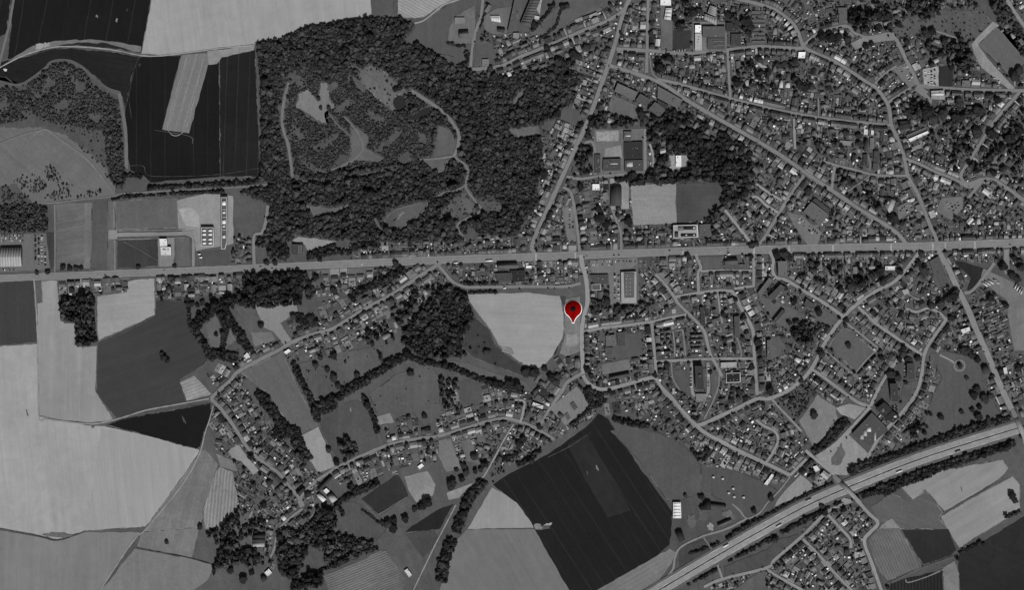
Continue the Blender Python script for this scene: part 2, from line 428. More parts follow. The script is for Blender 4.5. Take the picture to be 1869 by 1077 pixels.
 (136,'1525,745 1550,737 1581,745 1560,766 1535,757','pale forecourt left of the depot',dict(fine=.2)),
 (84,'1700,647 1730,642 1770,650 1792,670 1792,705 1820,745 1828,762 1760,788 1720,800 1702,790 1688,770 1702,722 1720,692','large green beside the small round path',dict(blotch=.14)),
 (110,'1795,490 1869,525 1869,640 1852,640 1842,592 1836,546 1800,520 1772,526 1760,535 1782,500','grey coach park at the right edge',dict()),
 (44,'1738,476 1760,478 1795,490 1784,525 1763,534 1772,507','dark lawn beside the coach park',dict()),
 (127,'1831,455 1841,455 1843,500 1833,500','pale plot at the right by the main road',dict()),
 (110,'1076,475 1163,470 1167,553 1115,556 1111,500 1080,498','supermarket car park',dict(blotch=.14)),
 (92,'1140,500 1165,480 1167,553 1161,553','grass strip right of the supermarket',dict()),
 (137,'532,439 545,432 615,440 562,458 556,446','pale lot behind the flat roofed shop',dict(blotch=.15)),
 (104,'1084,236 1178,234 1180,316 1084,320','works yard in the trees',dict(blotch=.2)),
 (142,'1088,240 1129,238 1129,257 1090,258','bright scrap yard in the works',dict(fine=.5)),
 (136,'1105,271 1133,265 1135,288 1103,288','pale hardstanding in the works',dict()),
 (134,'1113,326 1147,326 1148,381 1115,383','pale forecourt beside the sports pitch',dict()),
 (134,'1222,283 1256,283 1255,309 1223,309','pale clearing round a white hall in the wood',dict()),
 (55,'1229,55 1261,55 1260,88 1228,89','dark lawn in the factory quarter',dict()),
 (108,'1436,386 1465,393 1500,425 1492,446 1474,446 1450,414','car park beside the flat roofed school',dict()),
 (108,'1026,378 1046,376 1052,438 1036,440','car park between the two streets',dict()),
 (110,'1638,378 1660,366 1669,384 1640,402','small triangular car park',dict()),
 (106,'1708,386 1718,362 1756,358 1757,380 1736,402','car park among trees at right',dict()),
 (110,'1630,126 1655,112 1676,150 1660,162','market square car park',dict()),
 (150,'1684,126 1712,120 1713,157 1686,158','bright gravel car park',dict()),
 (50,'1714,120 1738,120 1739,157 1714,157','dark lawn beside the bright car park',dict()),
 (122,'1553,78 1575,66 1625,58 1640,72 1600,76 1560,90','pale square below the round grove',dict()),
 (92,'1212,577 1236,556 1250,573 1216,580','small triangular green with a paved centre',dict()),
 (84,'1280,470 1318,468 1319,490 1284,492','dark lawn left of the flat grey hall',dict()),
 (88,'1385,540 1412,548 1440,560 1470,575 1440,600 1420,592 1395,560','lawn between the slab blocks',dict()),
 (86,'1398,618 1420,614 1434,632 1422,650 1410,655 1399,655','lawn right of the long slab block',dict()),
 (88,'1495,560 1530,582 1520,598 1480,575','lawn along the diagonal avenue',dict()),
 (82,'1230,676 1255,674 1260,720 1245,712 1230,690','lawn left of the tall block',dict()),
 (82,'1296,668 1312,690 1308,716 1300,740 1298,700','lawn right of the tall block',dict()),
 (80,'1602,712 1622,690 1625,735 1614,740 1590,742','lawn left of the lower slab block',dict()),
 (82,'1650,700 1675,694 1676,708 1660,735 1646,742 1645,715','curved lawn between road and slab block',dict()),
 (78,'1415,727 1440,718 1480,700 1490,720 1466,755 1452,770 1432,747','scrubby wasteland in the estate',dict(nb=1,fine=.3)),
 (82,'1108,640 1130,610 1170,605 1172,650 1110,655','school lawn in the estate',dict()),
 (110,'1098,665 1148,655 1150,676 1100,684','school yard',dict()),
 (74,'1320,1035 1398,1005 1420,985 1460,975 1412,1018 1396,1034 1322,1055','grey meadow between the motorway and the lane',dict()),
 (67,'1240,1000 1285,985 1300,1005 1240,1035','dark meadow beside the farm lane',dict()),
 (88,'1385,1045 1395,1042 1400,1077 1340,1077','grey lawn at the bottom edge',dict()),
 (98,'1205,5 1225,0 1227,90 1206,92','factory yard strip',dict()),
 (102,'1264,40 1326,40 1326,92 1264,94','factory court',dict()),
 (104,'880,30 905,15 935,10 925,60 900,62 884,52','works yard at the top',dict(blotch=.2)),
 (150,'976,12 1000,0 985,26','bright stone yard at the top',dict(fine=.4)),
 (92,'965,60 1000,30 1020,8 1010,40 990,66','grey plot between hedges at the top',dict()),
 (88,'985,40 1022,8 1080,0 1100,8 1040,40 1000,70','grey meadow north of the lane',dict()),
 (100,'832,28 866,8 868,78 816,80 820,50','farm yard at the top',dict()),
 (88,'870,70 898,78 905,105 880,122 866,120','grass corner beside the bend',dict()),
 (96,'1118,172 1180,200 1156,216 1108,202','sports court behind the long hall',dict()),
 (114,'545,170 562,164 580,185 586,150 597,151 601,180 611,195 592,206 599,226 590,223 575,215 560,205 541,195','pale clearing in the big wood',dict()),
 (98,'655,130 680,118 700,130 730,155 742,165 722,176 726,196 715,201 690,180 660,150','grey heath clearing in the big wood',dict()),
 (96,'640,232 660,238 672,250 668,270 702,288 690,296 650,291 618,308 640,285','forked clearing in the big wood',dict()),
 (98,'558,372 572,376 600,380 640,372 620,385 575,394 565,385','curved clearing in the lower wood',dict()),
 (92,'800,228 823,238 830,262 824,280 792,285','grass patch inside the curved wood path',dict()),
 (86,'800,396 825,366 848,350 866,374 868,386 840,399','grass patch beside the lower wood path',dict()),
 (94,'770,291 790,289 822,291 806,315 786,306','sandy patch in the wood',dict()),
 (84,'872,362 920,370 915,386 880,384','small clearing right of the wood path',dict()),
 (96,'935,182 955,163 951,180 938,191','small pale clearing in the upper wood',dict()),
 (92,'925,236 960,232 984,230 985,244 945,250','clearing at the right of the wood',dict()),
 (84,'700,400 720,382 760,370 780,370 771,385 736,412 720,416 705,408','rough basin in the lower wood',dict()),
 (106,'717,403 735,386 740,388 722,404','pale mud in the basin',dict()),
]
zf = 0.14
for tone, pts, lab, o in FIELDS:
    o = dict(o); nb = o.pop('nb', 0)
    poly = bleed(P(pts))
    zf += 0.004
    wild = any(q_ in lab for q_ in ('clearing', 'in the wood', 'patch', 'scrub', 'heath', 'basin', 'mud', 'wasteland', 'mound', 'rubble'))
    sheet('field', rough_edge(poly, 3.5 if wild else 9.0, 1.5 if wild else .55), zf, field_mat(tone, **o))
    f = C.objects[-1]
    tag(f, lab, kind='structure')
    ar = abs(sum(poly[i][0] * poly[(i + 1) % len(poly)][1] - poly[(i + 1) % len(poly)][0] * poly[i][1] for i in range(len(poly)))) / 2
    if ar > 3000 and not nb and not any(q_ in lab for q_ in ('inside', 'half', 'block', 'lower pale', 'top of', 'tip', 'car park', 'yard', 'strip plot', 'pitch', 'park', 'bottom', 'greyer')):                # grassy headland left along the edge of the crop
        mg = MB(); cl = rough_edge(poly, 4.0, .4); cl = cl + cl[:1]; a_, b_, t_ = ribbon(cl, np.clip(1.3 + R.normal(0, .55, len(cl)), .3, 3)); k_ = len(cl)
        mt_ = [matte(tn_, 'g') for tn_ in ((62, 80, 98) if tone < 90 else (84, 104, 122))]
        sl_ = [mg.slot(q_) for q_ in mt_]; run_ = np.repeat(R.integers(0, 3, k_ // 6 + 1), 6)
        V_ = [(wx(q_[0]), wy(q_[1]), zf + .003) for q_ in np.concatenate([a_, b_])]
        mg.add(V_, [(i, i + 1, k_ + i + 1, k_ + i) for i in range(k_ - 1) if (i // 5) % 7 != 3], [sl_[run_[i]] for i in range(k_ - 1) if (i // 5) % 7 != 3])
        mg.build('margin', f); zf += .004
    if not nb: raster(poly, 3)
# water of the two wood ponds
wm = bpy.data.materials.new('pond_water'); n = N(wm); n.bsdf.inputs['Roughness'].default_value = 0.15; n.bsdf.inputs['Specular IOR Level'].default_value = 0.5
n.out(n.m('ADD', n.m('MULTIPLY', n.noise(0.0), 0.0), alb(44)))
for pts, lab in (('719,179 727,175 736,176 741,184 742,191 735,199 728,201 720,196 717,188', 'small square dark pond in the big wood'),
                 ('742,214 755,210 770,200 785,195 786,202 776,212 760,219 748,219', 'dark crescent pond in the big wood')):
    zf += 0.004
    sheet('pond', P(pts), zf, wm); tag(C.objects[-1], lab, kind='structure'); raster(P(pts), 3)

# bare patches and weedy spots in the crops
def blob(cx, cy, rx, ry, a, n=14):
    a = math.radians(a); o = []
    for i in range(n):
        u = 2 * math.pi * i / n; k = R.uniform(.5, 1.15); x, y = rx * math.cos(u) * k, ry * math.sin(u) * k
        o.append((cx + x * math.cos(a) - y * math.sin(a), cy + x * math.sin(a) + y * math.cos(a)))
    return o
for (x, y, rx, ry, a, tn, lab) in ((177, 29, 4, 3, 20, 110, 'pale bare patch in the dark top left field, left one'), (213, 36, 2.2, 5, 5, 130, 'pale bare patch in the dark top left field, right one'), (232, 18, 1.5, 5, 30, 55, 'faint grey patch in the dark top left field'),
        (1090, 855, 2.2, 7, -20, 115, 'bright bare patch in the lighter block of the dark field'), (1072, 864, 1.6, 4, -10, 80, 'small bare patch in the lighter block of the dark field'), (335, 766, 2, 9, -25, 75, 'grey scar in the black wedge field'), (10, 127, 4, 2.5, 20, 190, 'bright spot at the left end of the farm track'),
        (255, 118, 2.5, 4, 10, 60, 'grey spot at the top of the black field'), (170, 778, 4, 5, 0, 90, 'dark muddy spot at the lane of the huge pale field'), (50, 755, 1.5, 9, -14, 95, 'thin dark scar in the huge pale field'),
        (640, 748, 2, 6, -15, 112, 'pale scratch in the grey meadow'), (868, 645, 6, 4, 40, 58, 'worn grey patch in the dark meadow'), (1000, 958, 10, 3, -15, 150, 'bright bare strip on the weedy corner'), (810, 300, 9, 5, 20, 92, 'sandy spot in the wood'),
        (990, 964, 20, 5, -12, 78, 'weedy corner on the edge of the dark field'), (983, 962, 9, 6, 30, 112, 'pale tuft on the weedy corner'), (1015, 641, 2, 9, 22, 52, 'dark lens shaped weed patch in the pale field'), (925, 640, 14, 8, 30, 122, 'greyish patch in the pale field'), (110, 977, 34, 5, 4, 100, 'dull band at the lower edge of the huge field'), (1755, 893, 1.2, 6, -12, 90, 'thin mark in the pale right field'),
        (1285, 935, 16, 22, 10, 84, 'worn ground round the farm'), (1330, 940, 14, 10, 20, 96, 'pale farm yard'), (1297, 962, 8, 8, 0, 135, 'bright concrete of the farm yard'), (1262, 950, 10, 14, 0, 92, 'pale loop of the farm drive')):
    zf += 0.004
    sheet('bare_patch', blob(x, y, rx, ry, a), zf, field_mat(tn, fine=.4)); tag(C.objects[-1], lab, kind='structure')

# ---------------------------------------------------------------- roads, lanes and paths
# id: (width, tone, points, name, label)
ROADS = {
 'main': ((10, 13), 120, '0,508 200,500 400,492 600,483 800,474.5 1000,468 1200,460.5 1371,456 1600,451.5 1712,449 1869,443', 'road', 'broad straight main road crossing the whole picture'),
 'north': (7.5, 120, '975,462 974,439 1019,338 1072,222 1108,124 1127,64 1142,13 1148,0', 'road', 'straight road climbing from the main road to the top'),
 'cross': (6.4, 120, '1125,89 1185,92 1243,97 1286,94 1328,91 1382,84.5 1420,86 1457,88 1467,86', 'road', 'street along the factory quarter'),
 'diag': (6.7, 120, '1112,118 1119,121 1200,148 1253,182 1307,214 1371,250.5 1431,287 1470,315 1521,349 1574,385 1614,409 1640,428 1655,447', 'road', 'long diagonal street down to the main road'),
 'upper': (5.4, 120, '1200,144 1228,150 1275,163 1328,178 1378,190.5 1433,203 1493,214 1542,220 1600,226 1627,228', 'road', 'narrow terraced street above the diagonal street'),
 'lane1': (4.5, 120, '1328,93 1330,130 1333,177', 'road', 'short lane between two terraced streets'),
 'curve': (6.1, 120, '1355,0 1393,9 1425,24 1446,41 1457,60 1466,84', 'road', 'curved street at the top right'),
 'high': (6.3, 120, '1466,84 1478,92 1521,111 1553,130.5 1585,152 1597,158 1614.5,180 1623,199 1627,228 1638,253 1651,291 1657,321 1674.5,353 1689,390 1700,417 1706.5,430 1712,449', 'road', 'winding high street down to the crossroads'),
 'south': (7.5, 128, '1712,452 1713,460 1730,488 1747,524.6 1764,559 1779,595 1794,629 1805,653 1822,696 1841,736.6 1858.5,775 1869,800', 'road', 'straight road leaving the crossroads to the lower right'),
 'grove': (5.1, 120, '1467,81 1497,58 1544,47 1560,60 1590,68 1627,60', 'road', 'short street under the round grove'),
 'mkt': (6.5, 120, '1627,60 1640,79 1653,107 1668,137 1676,155', 'road', 'street beside the market square'),
 'east': (6.5, 120, '1676,155 1700,159 1726,161 1790,164 1869,165', 'road', 'street running right from the market square'),
 'east2': (5.9, 120, '1861,168 1833,199 1812,225 1773,287 1754,319 1762,335', 'road', 'diagonal lane through the leafy gardens'),
 'mk1': (4.9, 120, '1619,188 1640,174 1662,160', 'road', 'short lane into the market square'),
 'mk2': (4.5, 120, '1597,152 1617,133 1636,120', 'road', 'upper short lane into the market square'),
 'mk3': (6.5, 120, '1676,155 1690,175 1698,185 1683,203', 'road', 'lane beside the pale hall'),
 'mid': (6.4, 120, '1653,290 1683,302 1704,312.6 1736.5,325 1762,336 1790,328 1811,327.6 1833,340 1869,366', 'road', 'street running right from the high street'),
 'mid2': (10.5, 120, '1760,336 1775,338 1792,328', 'road', 'widened road fork'),
 'mid3': (5.9, 120, '1790,332 1775,352 1764,364', 'road', 'stub lane below the road fork'),
 'west': (4.5, 120, '1657,320 1619,321 1587,317 1554.6,308 1527,302 1507,295', 'road', 'narrow lane left of the high street'),
 'west2': (4.7, 120, '1523.6,304 1520,325 1518,346', 'road', 'short lane beside the orchard'),
 'st13': (5.9, 120, '1467,319 1446,351 1429,377 1410,409 1393,437 1380,450', 'road', 'street slanting to the roundabout'),
 'st14': (4.9, 138, '1323,383 1336,399 1350,417 1367,439 1374,450', 'road', 'small estate street left of the roundabout'),
 'st15': (4.3, 140, '1366,360 1382,360 1399,375 1420,388', 'road', 'estate lane with houses on both sides'),
 'st15b': (4.3, 139, '1380,335 1392,344 1405,353 1427,366', 'road', 'upper estate lane'),
 'n16': (5.3, 120, '1183,0 1182,45 1181,92 1180,133', 'road', 'straight lane in the factory quarter'),
 'n17': (4.9, 120, '881,0 879,21 870.6,49 862,86 859,122', 'road', 'lane beside the top works yard'),
 'n18': (5.9, 120, '859,126 890,124 920,118 950,103 978,92 1014,77 1057,58 1100,41 1127.5,26 1140,14', 'road', 'village street joining the north road'),
 'tr1': (2.2, 145, '0,123 13,115.5 53.5,97 96,86 128,84.5 171,86.7 214,92 257,100.6 289,101.6 332,97 400,88 464,82', 'track', 'pale curving farm track at the top left'),
 'tr2': (4.5, 104, '24.6,0 19,34 13,60 5,92 0,112', 'track', 'grey farm track at the top left edge'),
 'tr3': (3, 141, '757,42 774.5,36 800,16 821,4 834,0', 'track', 'pale lane curving round the top meadow'),
 'rail': (3, 110, '71,370 103,370 150,364 203,358.6 225,353 278,350 340,346 400,343.6 450,340 490,336', 'track', 'old railway path left of the wood'),
 'tr4': (2.6, 114, '100,373 100.6,441 100,498', 'track', 'straight path down to the main road'),
 'tr5': (1.4, 127, '207.6,368 208.7,416', 'path', 'thin straight path above the factory road'),
 'tr6': (2.4, 117, '209.7,438 210,496', 'path', 'thin straight path below the factory road'),
 'fac': (7, 128, '199,429 230,428 330,426 356,423', 'road', 'wide factory road'),
 'fac0': (17, 128, '198,428 214,428', 'road', 'square turning place of the factory road'),
 'fac2': (5, 126, '340,427 351,432 353,442 353,486', 'road', 'factory road bending to the main road'),
 'edge': (4.5, 88, '10,152 40,153 80,126 95,112 125,110 150,122 170,140 195,160 220,169', 'track', 'grey grass track round the scrub wood'),
 'edge2': (6, 104, '218,170 226,215 230,250 231,308', 'track', 'grey strip between dark field and wood'),
 'l21': (5.4, 120, '489,375 485,404 478,425 464,432 464,486', 'road', 'short street north of the main road'),
 'vill': (6.5, 120, '804,480 764,505 732,527 700,546 667.5,563 629,587 603,601.6 571,610 533,625 511,638 481,653 434,679 421.4,694 400,713 385,728', 'road', 'long village street slanting to the left'),
 'vil2': (6.1, 120, '385,728 400,743 411,756 432,786 449,813.6 471,837 492,852 513,868 533,894 548,911', 'road', 'village street going down to the little square'),
 'vil3': (9.5, 120, '546,908 552,926', 'road', 'little village square'),
 'vil4': (4.3, 120, '551,930 528,947.6 513,962.5 505,980 500.6,1001 494,1018', 'road', 'lane leaving the village square'),
 'vil5': (5.9, 120, '548,911 558,896 582,875 599,864 614,854 646,839 689,820 721,809 764,801 800,796.5 843,784 886,771 920,764 945.5,769 963,775 982,784 1012,803', 'road', 'long lower village road'),
 'vil6': (6.1, 120, '984,780 1003,747 1025,715 1035.4,698 1063,681', 'road', 'village road up to the crossroads'),
 'pin': ((8, 7), 140, '1060,465 1063,485 1067.5,499 1071,520 1072,552 1065.4,578 1062,606 1063,653 1064,683', 'road', 'pale road passing right of the red marker'),
 'est1': (6.5, 133, '1064,685 1072,698 1089,709 1110,710 1142,702 1174.5,693 1195,690 1208,708 1221,721.6 1243,747 1270.6,777 1290,792 1318,807 1350,824 1382,839 1414,854 1442,868', 'road', 'long estate road curving to the lower right'),
 'est2': (6.5, 133, '1270,777 1285.6,773 1318,758 1350,743 1382,728 1403,728 1435,715 1461,696 1480,674.5 1495,647 1499.6,636 1521,601.6 1540,578 1561.7,556.7 1600,531 1629.5,516 1651,494.6 1674.5,464.7 1682,452', 'road', 'estate avenue bending up to the main road'),
 'est3': (5.9, 133, '1540,578 1506,554.5 1467.5,531 1435.4,511.7 1418,507 1410,494.6 1411,472 1404,458', 'road', 'diagonal avenue from the main road'),
 'est4': (5.5, 132, '1566,560 1597,589 1629.5,612 1651,627 1683,648', 'road', 'estate street going to the lower right'),
 'est5': (5.9, 132, '1728,580 1721.5,591 1700,621 1687,647 1683,679 1676.6,706.6 1666,728 1651,747 1632,769 1608,794 1593,818 1582,838', 'road', 'curving estate road on the right'),
 'est6': (4.9, 131, '1726,584 1715,571.6 1694,563 1672,569.5 1653,563', 'road', 'crescent in the right estate'),
 'est7': (5.5, 132, '1642,648 1636,659.5 1619,683 1602,713 1589,741', 'road', 'street left of the slab blocks'),
 'est8': (5.5, 129, '1589,743 1565,734 1533,711 1501,687 1482,674.5', 'road', 'street of small houses above the pale forecourt'),
 'est9': (7.5, 134, '1588,744 1554.6,781.5 1522.5,813.6 1490,835', 'road', 'pale road along the long hedge'),
 'est10': (3.9, 129, '1408,728 1425,747 1446,769 1463,788', 'path', 'footpath beside the wasteland'),
 'brg': (5.9, 138, '1470,822 1489,839 1521,865 1534,882', 'road', 'road reaching the motorway bridge'),
 'brg2': (5.9, 138, '1562,911 1585,937 1602,955 1588,972 1578,984 1580,1001 1591,1029 1608,1077', 'road', 'road south of the motorway bridge'),
 'est11': (4.9, 134, '1380,766.5 1393,777 1414,788 1420,803 1412,824 1399,844', 'road', 'small close in the lower estate'),
 'est12': (4.9, 133, '1442,868 1458,852 1472,838', 'road', 'short link road near the bridge'),
 'farm': (2.4, 126, '1442,870.5 1422.6,896 1401,917.6 1386,937 1363,946.5 1350,932 1336,920', 'track', 'farm track along the meadow edge'),
 'farm2': (3.6, 126, '1363,947 1335,962 1311,971 1281,980 1243,999 1232,1018 1228,1039.6 1212,1058 1200,1063', 'track', 'farm track along the motorway'),
 'farm3': (2.4, 122, '1284,982 1300,1004', 'path', 'short field path'),
 's38': (5.5, 131, '1285,1072 1318,1058 1399,1037 1414,1022 1463,980 1487,956 1512.5,932.6 1527.5,926 1551,916 1563,914', 'road', 'estate road south of the motorway'),
 's38b': (3.7, 128, '1309,1029 1318,1056', 'path', 'short path below the motorway'),
 's39': (4.9, 134, '1399,1039.6 1427,1057 1463,1077', 'road', 'left street of the southern estate'),
 's40': (4.9, 131, '1465,984 1495,1014 1521,1044 1553,1077', 'road', 'middle street of the southern estate'),
 's41': (4.9, 132, '1510,939 1534,964.7 1551,984 1553,1001', 'road', 'right street of the southern estate'),
 's42': (2, 93, '1747,1014 1715,1026 1683,1037 1619,1067', 'track', 'field track at the bottom right'),
 's43': (2, 121, '1653,1058 1657,1064 1690,1054 1722,1040', 'track', 'pale track loop at the bottom right'),
 'fork': (2.6, 138, '937,775 920,803 903,835 885.6,866 878,874', 'track', 'pale lane running down from the village road'),
 'fork2': (2.4, 134, '832,922 815,955 800,984 783,1018 755,1077', 'track', 'pale track beside the tree belt'),
 'wl': (2.4, 139, '62,508 66,561 69.5,636 70.6,758 85,765 107,768.6 160.5,774 192.6,771 225,762 267.5,749 321,739 381,728', 'track', 'farm lane bending round the pale field'),
 'wl2': (2, 140, '389.5,741 382,768 374.5,790 366,824 347,863 321,900.5 267.5,965 235.4,999 184,1077', 'track', 'thin farm lane at the lower left'),
 'e46': (4.9, 130, '1269,462 1272,472 1279,488 1274,500 1275,535', 'road', 'estate lane beside the dark lawn'),
 'e47': (5.7, 131, '1232,542 1275,535 1307,531 1328,531 1339,535 1354,565 1371,595 1375.5,616.6 1377,653 1382,722', 'road', 'main estate street'),
 'e48': (4.9, 130, '1196,500 1213,518 1232,544 1236,552 1255.6,571.6 1273,589 1285.6,606 1292,631.5 1298,651 1306,664 1318,688', 'road', 'estate street through the terraces'),
 'e49': (5.5, 132, '1255,574 1225,580 1192,587 1151,593 1100,599 1064,606', 'road', 'estate street right of the red marker'),
 'e49b': (5.1, 130, '1189.5,590 1194,638 1198,690', 'road', 'straight estate street beside the terraces'),
 'e50': (4.9, 130, '1196,660 1264,657 1307,655 1376,655', 'road', 'level estate street'),
 'e51': (4.7, 134, '1340,527 1376,522', 'road', 'short lane behind the long terrace'),
 'e52': (4.7, 131, '1375.5,458 1375.5,524', 'road', 'short street below the roundabout'),
 'e53': (3.9, 132, '1279,495 1320,493.6 1372,494', 'road', 'lane in front of the long terrace'),
 'e54': (5.5, 130, '1262,661 1264,717 1277,720 1292,718 1292,662', 'road', 'loop round the tall block'),
 'e55': (3.5, 130, '1282,540 1284,575 1288,590', 'path', 'footpath between terraces'),
 'e56': (3.5, 130, '1310,535 1313,560 1318,590', 'path', 'second footpath between terraces'),
 'ring': (3.3, 137, '1715,648 1735,658 1742,664', 'path', 'path to the round green'),
 'b12': (4.9, 120, '1028,341 1042,352 1050,390 1056,440 1058,465', 'road', 'street between the two car parks'),
 'b13': (4.9, 120, '1034,322 1060,326 1090,322 1140,318', 'road', 'access road of the works'),
 'b14': (4.9, 120, '1062,262 1083,262 1086,318', 'road', 'drive along the works yard'),
 'b15': (4.3, 120, '1118,383 1126,405 1133,425 1134,458', 'road', 'lane beside the sports pitch'),
 'b16': (4.9, 120, '1177,235 1178,310', 'road', 'drive right of the works'),
 'b17': (3.3, 137, '1186,262 1192,285 1192,308', 'path', 'path in the wood'),
 'b18': (4.3, 120, '976,474 978,515', 'road', 'lane with parked cars'),
 'b19': (5.4, 120, '848,524 900,524 960,523 1030,523 1060,517', 'road', 'level lane above the pale field'),
 'b20': (4.9, 120, '800,484 812,498 826,514 848,524', 'road', 'curved lane below the main road'),
 'b21': (4.3, 137, '950,772 956,745 956,733 940,730', 'road', 'curved drive in the village'),
 'b22': (6, 120, '1815,480 1800,500 1775,530 1760,535', 'road', 'wide lane into the coach park'),
 'b23': (6, 128, '1840,0 1852,22 1869,44', 'road', 'road in the top right corner'),
 'w1': (5, 110, '527,150 520,175 515,210 517,235 525,260 530,290 534,322', 'path', 'sandy path in the left of the big wood'),
 'w2': (6, 114, '750,165 790,190 815,210 830,230 838,250 833,275 828,285', 'path', 'broad sandy path in the big wood'),
 'w3': (3.6, 110, '828,285 790,290 765,291', 'path', 'sandy side path in the big wood'),
 'w4': (4, 110, '828,285 850,302 853,320 850,340 855,350 870,370 878,380 870,390 840,405 835,415 845,432 850,440', 'path', 'winding path out of the big wood'),
 'w5': (3.2, 106, '850,337 835,346 810,351 800,358', 'path', 'short side path in the lower wood'),
 'w6': (3, 106, '628,212 640,225 655,245 662,272 640,295 605,310', 'path', 'forked path in the big wood'),
 'w7': (2.6, 100, '684,397 690,410 703,425', 'path', 'thin path beside the basin'),
 'w8': (3, 120, '1695,52 1720,60 1754,71', 'path', 'pale footpath across the rough meadow'),
 'f1': (1.1, 137, '341,103 306,228 338,235 371,106', 'track', 'thin pale wheel track round the strip plot'),
 'f2': (1.1, 67, '238,302 262,303 268,318 300,322 400,318 474,306', 'track', 'faint wheel track along the foot of the black field'),
 'f3': (1.3, 88, '226,441 255,456 289,477', 'path', 'faint diagonal path over the dark square meadow'),
 'f4': (3.2, 112, '60,246 82,236 105,250 130,268 160,292 190,328 205,348', 'path', 'worn path over the open heath'),
 'f5': (2.4, 110, '0,262 30,250 82,236', 'path', 'second worn path over the open heath'),
 'f6': (1.2, 61, '252,104 245,130 236,175 240,215', 'track', 'faint wheel track between the two dark fields'),
 'f7': (1.0, 80, '282,237 345,248 352,262', 'track', 'faint wheel track below the strip plot'),
 'f8': (1.2, 80, '1000,835 1040,815 1078,790', 'track', 'faint headland track on the large dark field'),
 'f9': (1.6, 72, '0,965 60,977 105,987 155,971', 'ditch', 'thin dark ditch across the huge pale field'),
 'f10': (0.9, 40, '250,1000 300,1010 350,1020 392,1032', 'ditch', 'thin dark ditch between two pale fields'),
 'f11': (1.4, 88, '1722,936 1760,915 1800,893 1835,866', 'ditch', 'dark ditch between the two right pale fields'),
 'f12': (1.4, 82, '283,577 230,605 178,630', 'ditch', 'dark edge between pale and dark grey fields'),
 'f13': (1.6, 118, '570,905 575,930 560,955', 'path', 'farm path behind the village square'),
 'f14': (1.0, 82, '1281,850 1281,905', 'ditch', 'thin ditch between two meadows'),
 'f15': (1.4, 108, '690,940 715,925 742,908', 'path', 'pale path below the dark square meadow'),
 'f16': (1.4, 104, '660,915 680,935 706,962', 'path', 'pale path on the meadow edge'),
 'fk1': (1.1, 132, '216,421 290,420 338,419', 'pavement', 'upper pale footway of the factory road'),
 'fk2': (1.1, 132, '216,437 290,435 338,433', 'pavement', 'lower pale footway of the factory road'),
 'x1': (3, 118, '1228,604 1231,630 1232,650', 'road', 'short close between the estate stacks, left one'),
 'x2': (3, 118, '1246,602 1249,628 1251,650', 'road', 'short close between the estate stacks, right one'),
 'x3': (2.6, 116, '1232,604 1246,602', 'road', 'link between the two short closes'),
 'x4': (3.4, 124, '1544,589 1572,611 1602,635', 'road', 'upper right lane of the framed lawn'),
 'x5': (3.0, 120, '1602,637 1582,656 1562,680', 'road', 'lower right lane of the framed lawn'),
 'x6': (3.0, 120, '1506,640 1530,660 1556,682', 'road', 'lower left lane of the framed lawn'),
 'x7': (4.6, 132, '1449,216 1450,245 1451,272', 'road', 'pale drive below the terraced street'),
 'x8': (2.6, 118, '1493,178 1494,196 1493,213', 'road', 'narrow lane above the terraced street'),
 'x9': (4.5, 150, '1380,88 1382,108 1390,120 1406,122', 'road', 'bright bent lane behind the factory street'),
 'x10': (2.4, 112, '1582,280 1588,296 1586,314', 'road', 'yard lane of the grey works halls'),
 'x11': (2.6, 116, '1340,600 1352,640 1352,653', 'path', 'estate footpath beside the narrow block'),
 'x12': (2.6, 116, '1225,662 1228,690 1240,712', 'path', 'estate footpath beside the lone lawn'),
 'x13': (2.8, 118, '1310,662 1312,700 1300,735 1285,765', 'path', 'estate footpath below the white framed roof'),
 'x14': (3.2, 122, '1640,520 1662,540 1680,548', 'road', 'short close in the right estate'),
 'x15': (2.8, 112, '1545,350 1575,330 1590,318', 'path', 'orchard path'),
 'x16': (2.6, 110, '1185,100 1190,130 1200,143', 'path', 'path beside the dark trees'),
 'x17': (1.6, 104, '702,400 720,384 760,372 780,370 772,386 737,413 720,417 704,408 702,400', 'path', 'worn rim path of the basin'),
 'x18': (2.0, 96, '600,205 612,222 625,235 640,248', 'path', 'faint pale track from the clearing'),
 'x19': (2.2, 96, '640,118 660,128 690,150 720,168 750,166', 'path', 'faint pale track over the heath clearing'),
 'x20': (1.8, 92, '533,322 560,330 600,330 640,322 690,312 730,306', 'path', 'faint track below the spoil heap'),
 'sq': (12, 120, '1373,447 1376,456', 'road', 'junction at the round trees'),
 'sq2': (13, 120, '1672,158 1690,172', 'road', 'crossing at the market square'),
 'apr': (8, 138, '1536,912 1552,916', 'road', 'apron at the bridge'),
}
LINES = {}
zr = 0.80
